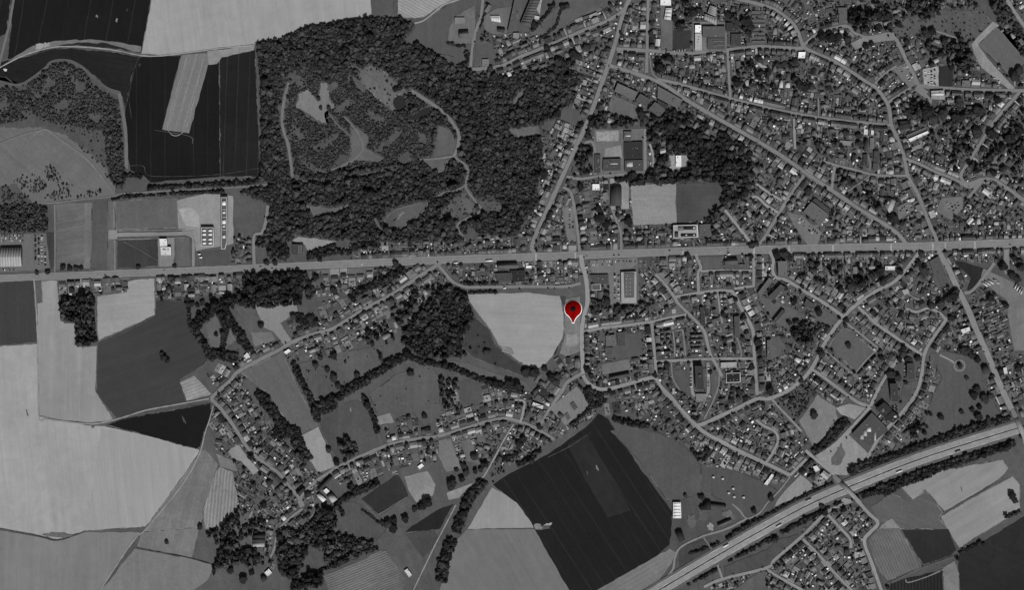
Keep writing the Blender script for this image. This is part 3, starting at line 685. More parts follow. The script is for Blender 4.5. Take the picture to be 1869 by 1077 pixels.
def draw_road(key, w, tone, pts, name, lab, z=None):
    global zr
    zr += 0.004
    pl = P(pts)
    def ext(a, b):
        if 1 < a[0] < MW - 1 and 1 < a[1] < MH - 1: return a
        v = np.array(a) - np.array(b); v = v / np.linalg.norm(v) * 90
        return (a[0] + v[0], a[1] + v[1])
    q = [ext(pl[0], pl[1])] + pl[1:-1] + [ext(pl[-1], pl[-2])]
    c = catmull(q)
    wa = np.linspace(w[0], w[1], len(c)) if isinstance(w, tuple) else np.full(len(c), w)
    wj = wa + np.convolve(R.normal(0, 0.6, len(c)), np.ones(3) / 3, 'same')
    a, b, t = ribbon(c, wj)
    LINES[key] = (np.array(c), wa, t)
    m = MB(); n = len(c)
    V = [(wx(p[0]), wy(p[1]), zr if z is None else z) for p in np.concatenate([a, b])]
    m.add(V, [(i, i + 1, n + i + 1, n + i) for i in range(n - 1)], matte(tone, 'a'))
    o = m.build(name); tag(o, lab, kind='structure')
    a, b, t = ribbon(c, wa + (1.0 if w != 1.4 else 0))
    for i in range(n - 1): raster([a[i], a[i + 1], b[i + 1], b[i]], 1)
    return o
# pavements lie under the two widest streets and show as pale edges
for key in ('main', 'south'):
    w, tone, pts, name, lab = ROADS[key]
    draw_road('pv', (w[0] + 2.6, w[1] + 3.2) if isinstance(w, tuple) else w + 2.4, 132, pts, 'pavement', 'pale pavement edging the ' + lab)
for key, (w, tone, pts, name, lab) in ROADS.items():
    draw_road(key, w, tone, pts, name, lab)
# small round path with a central bed
def ring(cx, cy, r0, r1, tone, name, lab):
    global zr
    zr += 0.004; k = 40
    V = []
    for r in (r0, r1):
        V += [(wx(cx + r * math.cos(2 * math.pi * i / k)), wy(cy + r * math.sin(2 * math.pi * i / k)), zr) for i in range(k)]
    m = MB(); m.add(V, [(i, (i + 1) % k, k + (i + 1) % k, k + i)[::-1] for i in range(k)], matte(tone, 'a'))
    tag(m.build(name), lab, kind='structure')
ring(1751, 667.5, 8, 11.2, 118, 'path', 'round path in the large green')
raster([(1751 + 12 * math.cos(a), 667.5 + 12 * math.sin(a)) for a in np.linspace(0, 6.2, 20)], 3)
zr += 0.004
sheet('pavement', P('1226,565 1233,564 1234,572 1227,573'), zr, matte(150, 'a')); tag(C.objects[-1], 'pale paved square on the triangular green', kind='structure')

# motorway: verges, two carriageways, dark median with barrier, painted lines
MOT = '1195,1083 1221,1067 1307,1016 1392.6,967 1467.5,926 1538,894 1600,868.6 1606,866 1683,837 1768.6,809 1858.5,781.5 1869,778'
def offs(pts, d):
    c = np.array(catmull(P(pts))); t = np.gradient(c, axis=0); t /= np.linalg.norm(t, axis=1)[:, None]
    return [tuple(q) for q in c + np.stack([-t[:, 1], t[:, 0]], 1) * d]
def strip(pts, d, w, tone, name, lab, kind='a'):
    s = ' '.join('%.2f,%.2f' % p for p in offs(pts, d)[::4])
    return draw_road('mw%s%s' % (d, w), w, tone, s, name, lab)
strip(MOT, 0, 31, 90, 'verge', 'grass verge along both sides of the motorway')
strip(MOT, -5.9, 10.2, 134, 'road', 'upper carriageway of the motorway')
strip(MOT, 5.6, 9.6, 136, 'road', 'lower carriageway of the motorway')
strip(MOT, 0, 1.5, 46, 'median', 'dark median strip of the motorway')
for d, lab in ((-10.0, 'upper outer'), (-2.2, 'upper inner'), (2.2, 'lower inner'), (9.4, 'lower outer')):
    o = strip(MOT, d, 0.22, 178, 'edge_line', lab + ' white edge line of the motorway')
dash = MB()
for d in (-6.2, 5.9):
    c = np.array(offs(MOT, d)); 
    for i in range(0, len(c) - 2, 3):
        a, b = c[i], c[i] + (c[i + 1] - c[i]) * 0.8; t = (b - a) / np.linalg.norm(b - a); nn = np.array([-t[1], t[0]]) * 0.12
        dash.add([(wx(q[0]), wy(q[1]), zr + 0.02) for q in (a + nn, b + nn, b - nn, a - nn)], [(3, 2, 1, 0)], matte(190, 'a'))
tag(dash.build('lane_dashes'), 'white dashed lane lines of the motorway', kind='stuff')
bar = MB(); c = np.array(catmull(P(MOT)))
a, b, t = ribbon(c, 0.5); n = len(c)
V = [(wx(p[0]), wy(p[1]), z) for z in (0.0, 2.1) for p in np.concatenate([a, b])]
F = []
for i in range(n - 1):
    F += [(i, i + 1, 2 * n + i + 1, 2 * n + i), (n + i + 1, n + i, 3 * n + i, 3 * n + i + 1), (2 * n + i, 2 * n + i + 1, 3 * n + i + 1, 3 * n + i)]
bar.add(V, F, matte(30, 'w')); tag(bar.build('crash_barrier'), 'long dark crash barrier down the middle of the motorway', 'barrier')

# bridges over the motorway
def bridge(p0, p1, w, lab):
    p0 = np.array(p0, float); p1 = np.array(p1, float); t = (p1 - p0) / np.linalg.norm(p1 - p0); nn = np.array([-t[1], t[0]])
    rt = empty('bridge', (wx((p0[0] + p1[0]) / 2), wy((p0[1] + p1[1]) / 2), 0)); ox, oy = rt.location[0], rt.location[1]
    def bx(a, b, hw, z0, z1, name, mat):
        m = MB(); q = [a + nn * hw[0], b + nn * hw[0], b + nn * hw[1], a + nn * hw[1]]
        V = [(wx(k[0]) - ox, wy(k[1]) - oy, z) for z in (z0, z1) for k in q]
        m.add(V, [(7, 6, 5, 4), (0, 1, 2, 3), (4, 5, 1, 0), (5, 6, 2, 1), (6, 7, 3, 2), (7, 4, 0, 3)], mat); return m.build(name, rt)
    bx(p0, p1, (-w / 2, w / 2), 5.6, 7.0, 'deck', matte(130, 'a'))
    for s in (-1, 1):
        bx(p0, p1, tuple(sorted((s * w / 2, s * (w / 2 - 0.35)))), 7.02, 8.1, 'parapet', matte(150, 'w'))
    for f in (0.3, 0.5, 0.7):
        c0 = p0 + (p1 - p0) * f
        bx(c0 - t * 0.5, c0 + t * 0.5, (-w / 2 + 0.6, w / 2 - 0.6), 0, 5.6, 'pier', matte(95, 'w'))
    for e, sgn in ((p0, -1), (p1, 1)):                    # sloping approach embankments
        m = MB(); f = e + t * sgn * 16
        V = [(wx(k[0]) - ox, wy(k[1]) - oy, z) for k, z in ((e + nn * w / 2, 6.98), (e - nn * w / 2, 6.98), (f - nn * w / 2, 1.3), (f + nn * w / 2, 1.3),
             (e + nn * (w / 2 + 6), 0), (e - nn * (w / 2 + 6), 0), (f - nn * (w / 2 + 1), 0), (f + nn * (w / 2 + 1), 0))]
        F = [(0, 1, 2, 3), (0, 3, 7, 4), (1, 5, 6, 2), (3, 2, 6, 7), (0, 4, 5, 1)]
        m.add(V, [F[0]], matte(128, 'a')); m.add(V, F[1:], matte(82, 'g')); m.build('ramp', rt)
    tag(rt, lab, 'bridge', 'bridges over the motorway')
    raster([tuple(p0 + nn * 8 - t * 12), tuple(p1 + nn * 8 + t * 12), tuple(p1 - nn * 8 + t * 12), tuple(p0 - nn * 8 - t * 12)], 1)
bridge((1532, 880), (1559, 908), 7.5, 'narrow road bridge crossing the motorway beside the sandy site')
bridge((1853, 762), (1866, 792), 8, 'road bridge crossing the motorway at the right edge')

# pedestrian crossings: painted bars on the main road
def crossing(x, w=12):
    y = np.interp(x, LINES['main'][0][:, 0], LINES['main'][0][:, 1])
    m = MB()
    for k in range(int(w / 1.3)):
        yy = y - w / 2 + 0.6 + k * 1.3
        m.add([(wx(x + dx), wy(yy + dy), zr + 0.03) for dx, dy in ((-1.6, 0), (-1.6, .75), (1.6, .75), (1.6, 0))], [(0, 1, 2, 3)], matte(190, 'a'))
    return m.build('crossing')
for x, lab in ((1050, 'above the red marker'), (1246, 'left of the dark lawn'), (1376, 'at the round trees'), (1440, 'right of the round trees'), (1520, 'by the long terrace'),
               (1626, 'near the right end of the long terrace'), (1702, 'left of the crossroads'), (1725, 'right of the crossroads'), (1779, 'farthest right'), (978, 'at the foot of the north road')):
    tag(crossing(x), 'white zebra crossing on the main road ' + lab, kind='structure')

# painted centre line of the main road
ml = MB(); cm = LINES['main'][0]
for i in range(0, len(cm) - 1, 2):
    a = cm[i]; b = a + (cm[i + 1] - a) * .75; t_ = (b - a) / np.linalg.norm(b - a); q_ = np.array([-t_[1], t_[0]]) * .14
    ml.add([(wx(k[0]), wy(k[1]), zr + 0.02) for k in (a + q_, b + q_, b - q_, a - q_)], [(3, 2, 1, 0)], matte(190, 'a'))
tag(ml.build('centre_line'), 'white dashed centre line of the main road', kind='stuff')

# ---------------------------------------------------------------- the marker lying beside the road
raster(P('1026,544 1066,544 1066,594 1026,594'), 2, only=[0, 3, 5])

# ---------------------------------------------------------------- large buildings
def rot_order(p):                           # corners so that 0-1 is a long side
    q = [np.array(k, float) for k in p]
    if np.linalg.norm(q[1] - q[0]) + np.linalg.norm(q[3] - q[2]) < np.linalg.norm(q[2] - q[1]) + np.linalg.norm(q[0] - q[3]):
        q = q[1:] + q[:1]
    return q
def area2(p): return sum(p[i][0] * p[(i + 1) % len(p)][1] - p[(i + 1) % len(p)][0] * p[i][1] for i in range(len(p)))
def inset(p, d):
    n = len(p); out = []
    for i in range(n):
        a, b, c = np.array(p[i - 1], float), np.array(p[i], float), np.array(p[(i + 1) % n], float)
        e1 = (b - a) / np.linalg.norm(b - a); e2 = (c - b) / np.linalg.norm(c - b)
        n1 = np.array([-e1[1], e1[0]]); n2 = np.array([-e2[1], e2[0]])
        m = n1 + n2; out.append(b + m / max(0.35, (m @ m) / 2) * d)
    return out
def box_part(name, q, z0, z1, mat, parent, org):
    m = MB(); n = len(q)
    V = [(k[0] - org[0], k[1] - org[1], z) for z in (z0, z1) for k in q]
    m.add(V, [tuple(range(n, 2 * n))] + [(i, (i + 1) % n, n + (i + 1) % n, n + i) for i in range(n)], mat)
    return m.build(name, parent)
def big(label, pts, h, tone, typ='flat', rim=None, panels=0, sky=(), units=(), cat='building', name='building', group=None, wall=90):
    px = P(pts)
    raster(px, 2)
    q = [np.array((wx(x), wy(y))) for x, y in px]
    if area2(q) < 0: q.reverse()
    c = sum(q) / len(q)
    rt = empty(name, (c[0], c[1], 0)); tag(rt, label, cat, group)
    wm_, rm_ = matte(wall, 'w'), matte(tone, 'r')
    if typ == 'flat':
        box_part('wall', q, 0, h - 0.7, wm_, rt, c)
        i1 = inset(q, 0.45 * S if rim is None else 1.1 * S)
        m = MB(); m.add([(k[0] - c[0], k[1] - c[1], h - 0.6) for k in i1], [tuple(range(len(q)))], rm_); rf_ = m.build('roof', rt)
        m = MB(); n = len(q)
        V = [(k[0] - c[0], k[1] - c[1], z) for kk, z in ((q, h - 0.69), (q, h), (i1, h), (i1, h - 0.61)) for k in kk]
        F = []
        for r in range(3):
            F += [(r * n + i, r * n + (i + 1) % n, (r + 1) * n + (i + 1) % n, (r + 1) * n + i) for i in range(n)]
        m.add(V, F, matte(rim or min(235, tone + 28), 'r')); m.build('parapet', rt)
        top = h - 0.6
        if panels:
            p = rot_order(i1)
            for k in range(panels):
                f0, f1 = (k + 0.06) / panels, (k + 0.94) / panels
                a, b = p[0] + (p[1] - p[0]) * f0, p[0] + (p[1] - p[0]) * f1
                d, e = p[3] + (p[2] - p[3]) * f0, p[3] + (p[2] - p[3]) * f1
                s = 0.03
                box_part('roof_panel', [a + (d - a) * s, b + (e - b) * s, e + (b - e) * s, d + (a - d) * s], h - 0.59, h - 0.38, matte(tone + (k * 7) % 12 - 4, 'r'), rf_, c)
            top = h - 0.38
    else:
        p = rot_order(q); rise = 0.5 * np.linalg.norm(p[3] - p[0]) * (0.28 if typ == 'low' else 0.55)
        e0, e1 = (p[0] + p[3]) / 2, (p[1] + p[2]) / 2
        m = MB()
        V = [(k[0] - c[0], k[1] - c[1], z) for k, z in [(k, 0) for k in p] + [(k, h) for k in p] + [(e0, h + rise), (e1, h + rise)]]
        m.add(V, [(0, 1, 5, 4), (1, 2, 6, 5), (5, 6, 9), (2, 3, 7, 6), (3, 0, 4, 7), (7, 4, 8)], wm_); m.build('wall', rt)
        ov = 0.35
        def slope(a, b, ra, rb, nm, mat, lift=0.0):
            dn = (a - ra); dn = dn / np.linalg.norm(dn); A, B = a + dn * ov, b + dn * ov; sl = rise / max(0.1, np.linalg.norm(a - ra)) * ov
            m = MB(); z0, z1 = h - sl + 0.06 + lift, h + rise + 0.06 + lift
            V = [(k[0] - c[0], k[1] - c[1], z) for k, z in ((A, z0), (B, z0), (rb, z1), (ra, z1), (A, z0 - 0.2), (B, z0 - 0.2), (rb, z1 - 0.2), (ra, z1 - 0.2))]
            m.add(V, [(0, 1, 2, 3), (4, 5, 1, 0), (5, 6, 2, 1), (7, 4, 0, 3), (7, 6, 5, 4)], mat); return m.build(nm, rt)
        k = max(1, panels)
        for (a, b, ra, rb) in ((p[0], p[1], e0, e1), (p[2], p[3], e1, e0)):
            for j in range(k):
                f0, f1 = (j + (0.02 if panels else 0)) / k, (j + (0.98 if panels else 1)) / k
                slope(a + (b - a) * f0, a + (b - a) * f1, ra + (rb - ra) * f0, ra + (rb - ra) * f1, 'roof_panel' if panels else 'roof_slope', matte(tone + ((j * 5) % 9 - 4 if panels else 0), 'r'))
        top = h + rise * 0.6
    if typ == 'flat' and not panels and not units:          # vents and small plant on the roof
        ar_ = abs(area2([tuple(k) for k in px])) / 2; u_ = rot_order([np.array(k) for k in px]) if len(px) == 4 else None
        if u_ is not None and ar_ > 90:
            for _ in range(int(min(7, 1 + ar_ / 110))):
                f_, g_ = R.uniform(.12, .88, 2); q_ = (u_[0] + (u_[1] - u_[0]) * f_) * (1 - g_) + (u_[3] + (u_[2] - u_[3]) * f_) * g_
                if any(abs(q_[0] - s_[0]) < s_[2] / 2 + 1 and abs(q_[1] - s_[1]) < s_[3] / 2 + 1 for s_ in sky): continue
                units = tuple(units) + ((q_[0], q_[1], R.uniform(.8, 1.9), R.uniform(.7, 1.5), int(R.choice([45, 60, 110, 140, 175]))),)
    for (x, y, w, d, tn) in sky:
        x, y = wx(x), wy(y); w *= S; d *= S
        box_part('skylight', [np.array(v) for v in ((x - w / 2, y - d / 2), (x + w / 2, y - d / 2), (x + w / 2, y + d / 2), (x - w / 2, y + d / 2))], top + 0.02 - (0 if typ == 'flat' else rise * .6), top + (0.35 if typ == 'flat' else rise * .45), matte(tn, 'r'), rf_ if typ == 'flat' else rt, c)
    for (x, y, w, d, tn) in units:
        x, y = wx(x), wy(y); w *= S; d *= S
        box_part('rooftop_unit', [np.array(v) for v in ((x - w / 2, y - d / 2), (x + w / 2, y - d / 2), (x + w / 2, y + d / 2), (x - w / 2, y + d / 2))], top + 0.02 if typ == 'flat' else h - 0.5, top + (2.2 if w > 2.6 else .9), matte(tn, 'r'), rf_ if typ == 'flat' else rt, c)
    return rt
def rect(cx, cy, w, d, a=0):
    a = math.radians(a); co, si = math.cos(a), math.sin(a)
    return [(cx + u * co - v * si, cy + u * si + v * co) for u, v in ((-w / 2, -d / 2), (w / 2, -d / 2), (w / 2, d / 2), (-w / 2, d / 2))]

big('wide pale warehouse with ribbed roof in the left car park','2,453 41,452 41,486 2,487',8,150,'low',panels=8)
big('small bright white shed with its twin below it','292,436 305,436 306,449 293,450',7,215)
big('white shed with small dark rooflights beside the dark meadow','294,451 313,451 313,466 295,466',8,196,sky=((299,455,2,3,60),(302,455,2,3,60),(306,455,1,3,70),(308.5,455,1,3,70)))
big('grey factory with eight white rooftop boxes','368,415 391,415 391,450 368,450',9,92,rim=190,units=[(x,y,6,4,215) for x in (374,385) for y in (421,428,437,444)])
big('long narrow factory with white rim and rooftop boxes','404,360 416,360 416,440 412,455 405,455',10,88,rim=185,sky=[(410,383,8,1,190),(410,397,8,1,190),(410,420,8,1,190)],units=[(410,371,6,8,220),(410,388,5,4,205),(410,405,6,8,215),(410,413,4,4,190),(410,432,5,6,200)])
big('flat roofed shop with rows of white roof dots','534,446 554,446 554,465 534,465',7,66,sky=[(x,y,1,1.4,200) for x in (546,550) for y in (450,454,458,462)])
big('supermarket with white roof border','1133,497 1153,496 1161,496 1161,554 1134,554',8,150,sky=(),units=())
big('raised grey main roof on the white supermarket','1138.5,498.5 1157.5,498 1157,543 1139.5,544',9.2,92,sky=[(x,y,1,1,220) for x in (1143,1150) for y in (509,516,523,530,537)],rim=96)
big('small flat building with white border beside the pale road','1079,519 1096,518 1097,530 1080,530',6,84,rim=170)
big('wide low grey roof south of the supermarket car park entrance','1076,502 1110,501 1110,517 1084,518',5,72)
big('long grey roofed hall south of the main road','908,480 944,479 944,490 908,491',7,86,'gable')
big('low dark hall behind the long grey hall','905,499 935,498 935,512 906,513',6,68)
big('darkest square hall above the pale field','936,494 958,493 958,514 936,514',6,44)
big('small bright white building left of the parked car lane','960,485 970,485 970,490 960,490',4,225)
big('school with white terraces and dark solar roof','1228,411 1273,410 1274,433 1229,435',7,150,rim=200,sky=[(1258,416,22,7,42),(1256,429,28,6,42),(1242,417,10,9,105),(1234,428,7,12,60)],units=[(1266,416,3,3,210),(1252,429,3,2,210),(1266,429,3,2,210)])
big('grey flat annex right of the solar roofed school','1276,410 1296,409 1296,431 1276,432',6,84)
big('grey hall with two ridge lines below the main road','1322,472 1345,471 1347,482 1322,483',6,82,'gable')
big('lower wing of the grey hall below the main road','1322,483.5 1360,482 1360,492 1322,493',5,80)
big('tall pale hall casting a shadow to its left','1418,477 1435,477 1435,505 1420,505',13,98)
big('long pale slab block slanting beside the lawn','1382,535 1403,507 1409,512 1388,541',9,94)
big('slab block with saw edged balconies','1402,541 1424,519 1432,525 1410,549',10,76,sky=[(1420,538,3,4,120),(1424,533,3,4,120),(1416,543,3,4,115)])
big('short slab block between two lawns','1410,586 1427,565 1433,569 1414,589',9,66)
big('small slab block on the avenue lawn','1467,556 1471,545 1487,557 1481,566',8,72)
big('dark narrow block beside the estate terraces','1277,561 1285,561 1287,594 1279,594',8,60)
big('long narrow grey block with pale drive','1339,578 1349,577 1350,616 1341,616',9,75)
big('long narrow block left of the oval lawn','1399,621 1407,620 1408,653 1400,654',9,86)
big('bright pale flat roof north of the dark framed roof','1315,662 1344,661 1344,671 1315,672',6,152)
big('dark roof with white frame in the estate','1324,681 1351,680 1351,698 1325,699',6,40,rim=190,sky=[(1333,694,1,1,200),(1338,694,1,1,200),(1345,693,1,1,200),(1337,684,1,1,200)])
big('tall dark apartment block inside the loop road','1267,668 1282,668 1284,710 1270,710',16,58,units=[(1276,685,5,5,80)])
big('pale flat roof below the tall apartment block','1270,719 1288,719 1288,733 1270,733',5,118)
big('upper slab block among trees on the right','1653,663 1667,663 1668,692 1655,692',14,66,units=[(1660,676,2,6,90)])
big('lower slab block on the curved lawn','1622,700 1636,700 1638,732 1626,733',14,60,units=[(1630,716,2,8,90)])
big('dark angled block above the depot','1598,746 1612,734 1626,748 1612,762',12,50,sky=[(1610,748,4,8,105)])
big('dark angled block nearer the curved road','1614,763 1627,750 1641,761 1628,772',11,46,sky=[(1632,760,5,4,190)])
big('large flat depot with pale roof panels','1555,791 1590,753 1620,784 1585,815',9,74,sky=[(1572,797,6,10,150),(1578,790,6,12,150),(1585,784,7,8,190),(1596,796,3,18,160)])
big('white hall in a clearing of the wood','1233,284 1243,284 1243,305 1233,305',6,215)
big('small white roofed house beside the works road','1081,336 1094,336 1094,347 1081,347',5,222)
big('grey hall in the pale forecourt','1115,340 1134,340 1134,376 1115,376',7,68,'low')
big('grey works hall with light strip','1101,291 1133,290 1133,311 1100,312',7,72,sky=[(1120,299,14,1.6,200)])
big('works office with white strip in the top right of the yard','1138,240 1153,240 1153,257 1138,257',6,86,sky=[(1146,248,9,1.6,220)])
big('large dark flat works roof','1139,260 1173,259 1173,289 1139,290',6,50)
big('works hall with white square frame','1140,293 1174,292 1174,312 1140,313',7,70,sky=[(1149,300,11,9,170)])
big('white barn in the meadow near the dark field','1228,917 1242,917 1243,946 1228,946',7,214,panels=5)
big('dark farm building at the meadow','1283,917 1297,915 1297,931 1284,931',6,44,'gable')
big('angled farm wing above the yard','1297,918 1325,922 1324,927 1299,924',5,56,'gable')
big('long farm shed along the track','1309,957 1334,946 1336,952 1311,963',5,88,'gable')
big('small farmhouse left of the track','1232,972 1244,968 1250,985 1240,990',6,52,'gable')
big('barn with dark and white roof bands','463,975 485,975 484,982 463,982',7,48,'low')
big('middle striped barn roof','462,982.4 484,982.4 484,990 462,990',7,58,'low')
big('lowest pale striped barn roof','462,990.4 484,990.4 483,998 462,998',6,150,'low')
big('long dark village roof slanting to the lane','580,893 602,868 607,872 585,897',6,58,'gable')
big('bright farm roof at the village square','578,905 583,900 596,912 590,917',5,200,'low')
big('white farm roof right of the bright one','590,896 596,891 602,897 596,902',5,205)
big('pale farm barn with white roof','599,908 608,902 616,912 607,918',6,165,'low')
big('dark cross shaped farm barn','596,904 605,899 608,902 599,908',6,56,'gable')
big('grey village hall at the street fork','541,900 550,889 558,893 548,905',7,52,'gable')
big('solar roof with white stripes in the village','973,734 992,741 990,747 971,740',6,190,sky=[(982,741,12,1,50)])
big('pale long house of the cross roofed farm','1022,752 1030,760 1024,765 1018,757',3,80,'gable')
big('unfinished house on the bare site','1040,738 1047,733 1055,744 1048,750',2.4,78)
big('half built house on the bare site corner','1030,758 1036,753 1042,763 1036,768',2.4,84)
big('white factory roof at the top edge','1205,0 1224,0 1224,10 1205,10',7,218)
big('tilted white factory roof below the top edge','1215,15 1226,15 1224,37 1212,35',7,192,panels=3)
big('brilliant white hall end in the factory court','1268,46 1279,46 1279,60 1268,60',8,232)
big('long pale hall in the factory court','1268,61.5 1280,61.5 1280,92 1268,92',8,165)
big('upper sawtooth factory roof','1296,10 1307,14 1306,30 1291,24',8,138,panels=5)
big('lower sawtooth factory roof','1286,26 1307,33 1307,46 1284,35',8,142,panels=5)
big('wide grey factory roof','1282,48.5 1323,48.5 1323,68 1282,68',8,86)
big('lower grey factory roof with lighter strips','1291,70 1323,70 1323,90 1291,90',7,78,sky=[(1310,75,22,2,100),(1312,82,20,2,100)])
big('dark factory roof under trees','1325,42 1348,42 1348,58 1325,58',8,54)
big('dark long factory roof by the parked cars','1334,62 1352,62 1352,84 1334,84',7,64)
big('brilliant white house on the terraced street','1457,95 1470,95 1468,106 1456,106',6,235)
big('grey flat hall near the grove','1529,14 1545,14 1545,45 1531,45',6,88)
big('pale hall with white stripe at the market','1698,166 1722,165 1723,182 1699,181',7,140,sky=[(1710,172,22,4,200)])
big('small grey hall under the wood','1755,147 1770,147 1769,158 1755,158',6,102)
big('dark roofed hall right of the high street','1637,222 1658,220 1662,232 1642,238',7,46,'gable')
big('bright long shed right of the high street','1657,254 1692,239 1695,243 1661,259',4,215)
big('grey long shed beside the bright shed','1653,247 1688,232 1690,236 1656,251',4,92)
big('pale workshop above the triangular car park','1613,376 1621,361 1634,367 1624,392',7,150,'low')
big('dark workshop beside the pale workshop','1636,368 1640,370 1630,390 1626,388',6,70)
big('large flat school roof beside the car park','1465,387 1480,368 1512,392 1497,411',8,94)
big('narrow dark wing behind the flat school','1482,366 1487,362 1516,384 1513,390',7,66)
big('grey flat building beside the crossroads','1695,477 1713,467 1732,515 1712,523',6,80)
big('long hall beside the sports court','1127,152 1164,169 1157,182 1121,167',9,98,sky=[(1132+i*6,158+i*2.8,1,1,150) for i in range(5)])
big('lower hall joined to the long hall','1160,183 1168,171 1187,182 1178,196',8,80)
big('pale grey school hall on the diagonal street','1200,157 1246,183 1236,197 1200,179',7,94)
big('grey hall with pale edge by the court','1183,200 1195,186 1214,200 1203,214',7,84)
big('dark wing below the school hall','1200,182 1220,193 1214,203 1200,196',6,58)
big('white greenhouse in the top works yard','895,29 912,29 914,41 897,38',5,192,panels=4)
big('slanted grey factory hall at the top','927,57 939,0 953,0 939,56',9,84)
big('ribbed grey factory hall at the top','950,43 968,0 986,0 968,46',9,82,panels=9)
big('small dark house at the foot of the slanted hall','908,50 922,52 920,60 908,57',6,62,'gable')
big('pale storage roof between the slanted halls at the top','937,60 948,60 946,70 936,69',5,128)
big('long low shed on the top works yard','884,20 892,8 897,11 889,24',5,104)
big('bright shed beside the stone yard at the top','976,28 985,30 983,36 975,34',4,170)
big('grey workshop above the slanting village street','948,82 962,76 965,82 951,88',6,92,'gable')
big('farm building at the top meadow','838,56 855,55 856,68 838,69',6,88,'gable')
big('lower barn of the top farm yard','830,32 848,32 848,42 830,44',5,120)
big('pale house at the bend of the top lane','880,108 892,108 892,121 880,121',5,112)
big('orchard greenhouse with pale roof','1532,256 1554,258 1553,266 1532,264',4,125)
big('dark tank like hall left of the high street','1577,254 1584,254 1582,274 1577,274',6,62,'gable')
big('ribbed pale hall left of the high street','1587,252 1594,252 1593,270 1587,270',5,110,panels=5)
big('grey works hall left of the high street','1594,276 1604,276 1604,296 1594,296',6,66)
big('second grey works hall below the first','1593,298 1603,298 1602,311 1592,311',6,74)
big('narrow dark hall between the works yards','1575,282 1583,282 1582,303 1575,303',6,58)
big('bright yellowing roof by the upper street','1576,236 1583,236 1583,246 1576,246',5,190)
big('second bright roof by the upper street','1589,238 1594,238 1594,246 1589,246',5,190)
big('white roofed workshop behind the long terrace','1615,486 1636,486 1636,493 1615,493',5,205)
big('pale roof in the right estate','1645,530 1655,527 1659,535 1650,539',6,150)
big('white roofed house beside the right road','1752,602 1768,597 1770,604 1757,610',6,200)
big('grey house with a pale front on the round green','1790,670 1802,667 1806,680 1794,684',6,66,'gable')
big('white edged house right of the straight road','1830,672 1836,670 1838,682 1832,684',5,190)
big('white roofed hall below the lower estate','1483,852 1490,850 1496,858 1488,862',5,200)
big('bright long shed at the edge of the lower estate','1394,884 1408,865 1412,868 1400,886',5,205)
big('pale barn behind the village gardens','695,614 708,606 714,612 702,622',5,118,'low')
big('small white house between field and village lane','518,643 527,637 532,641 523,647',5,215)
big('white house at the village bend','445,650 452,643 457,652 450,656',5,190)
big('pale hall at the edge of the pale paddock','762,852 770,846 774,851 766,857',4,215)
big('white farm cottage at the bottom','483,1046 491,1038 497,1046 489,1052',5,200)
big('dark cottage roof at the bottom','476,1054 484,1050 488,1058 480,1064',5,60,'gable')
big('small white building by the bottom track','738,1042 744,1038 752,1050 747,1054',5,190)
# rows of long low garages
for i, y in enumerate((22, 29.5, 37, 44.5, 53, 60.5, 68, 76)):
    big('long low garage row, %s from the top beside the curved street' % ordinal(i + 1), rect(1384, y, 24, 3.6), 3, 92, name='garage_row', cat='garage', group='rows of low garages')
for i, (x, y, a) in enumerate(((1302, 871, 20), (1319, 874, 25), (1338, 892, 10), (1340, 907, 30), (1357, 908, 15), (1330, 900, 40))):
    big('white meadow shelter, %s from the left' % ordinal(sorted((1302, 1319, 1338, 1340, 1357, 1330)).index(x) + 1), rect(x, y, 4.4, 3.6, a), 3, 178, 'low', name='meadow_shelter', cat='shelter', group='white shelters in the meadow')
big('pale school roof right of the marker road','1105,613 1122,611 1124,631 1106,633',6,96)
big('darker school wing right of the pale roof','1126,607 1141,606 1142,631 1128,632',6,72)
big('low school wing above the yard','1104,635 1119,634 1119,647 1104,648',5,78)
big('long row building below the school yard','1112,686 1148,679 1149,686 1113,693',6,70,'gable')
big('large flat works roof left of the north road','1085,282 1096,282 1096,316 1085,316',5,66)

# ---------------------------------------------------------------- houses along the streets
def house_proto(hip):
    wv = [(-.5, -.5, 0), (.5, -.5, 0), (.5, .5, 0), (-.5, .5, 0), (-.5, -.5, .6), (.5, -.5, .6), (.5, .5, .6), (-.5, .5, .6), (-.5, 0, 1), (.5, 0, 1)]
    wf = [(0, 1, 5), (0, 5, 4), (2, 3, 7), (2, 7, 6), (1, 2, 6), (1, 6, 5), (3, 0, 4), (3, 4, 7)]
    if not hip: wf += [(5, 6, 9), (7, 4, 8)]
    e, t, k = .54, .012, (.22 if hip else .515)
    rx = .54 if hip else .515
    rv = [(-rx, -e, .57), (rx, -e, .57), (rx, e, .57), (-rx, e, .57), (-k, 0, 1.02), (k, 0, 1.02), (-rx, -e, .55), (rx, -e, .55), (rx, e, .55), (-rx, e, .55)]
    rf = [(0, 1, 5), (0, 5, 4), (2, 3, 4), (2, 4, 5), (6, 7, 1), (6, 1, 0), (8, 9, 3), (8, 3, 2), (7, 8, 2), (7, 2, 1), (9, 6, 0), (9, 0, 3)]
    rf += [(1, 2, 5), (3, 0, 4)]
    cx, cy, s = .28, .03, .035                                             # chimney stack
    b = len(rv)
    rv += [(cx + u * s * 1.2, cy + v * s * 1.6, z) for z in (.9, 1.16) for u, v in ((-1, -1), (1, -1), (1, 1), (-1, 1))]
    rf += [(b + 4, b + 5, b + 6), (b + 4, b + 6, b + 7)] + [f for i in range(4) for f in ((b + i, b + (i + 1) % 4, b + 4 + (i + 1) % 4), (b + i, b + 4 + (i + 1) % 4, b + 4 + i))]
    return (np.array(wv), np.array(wf)), (np.array(rv), np.array(rf))
HP = [house_proto(False), house_proto(True)]
_hm = {}
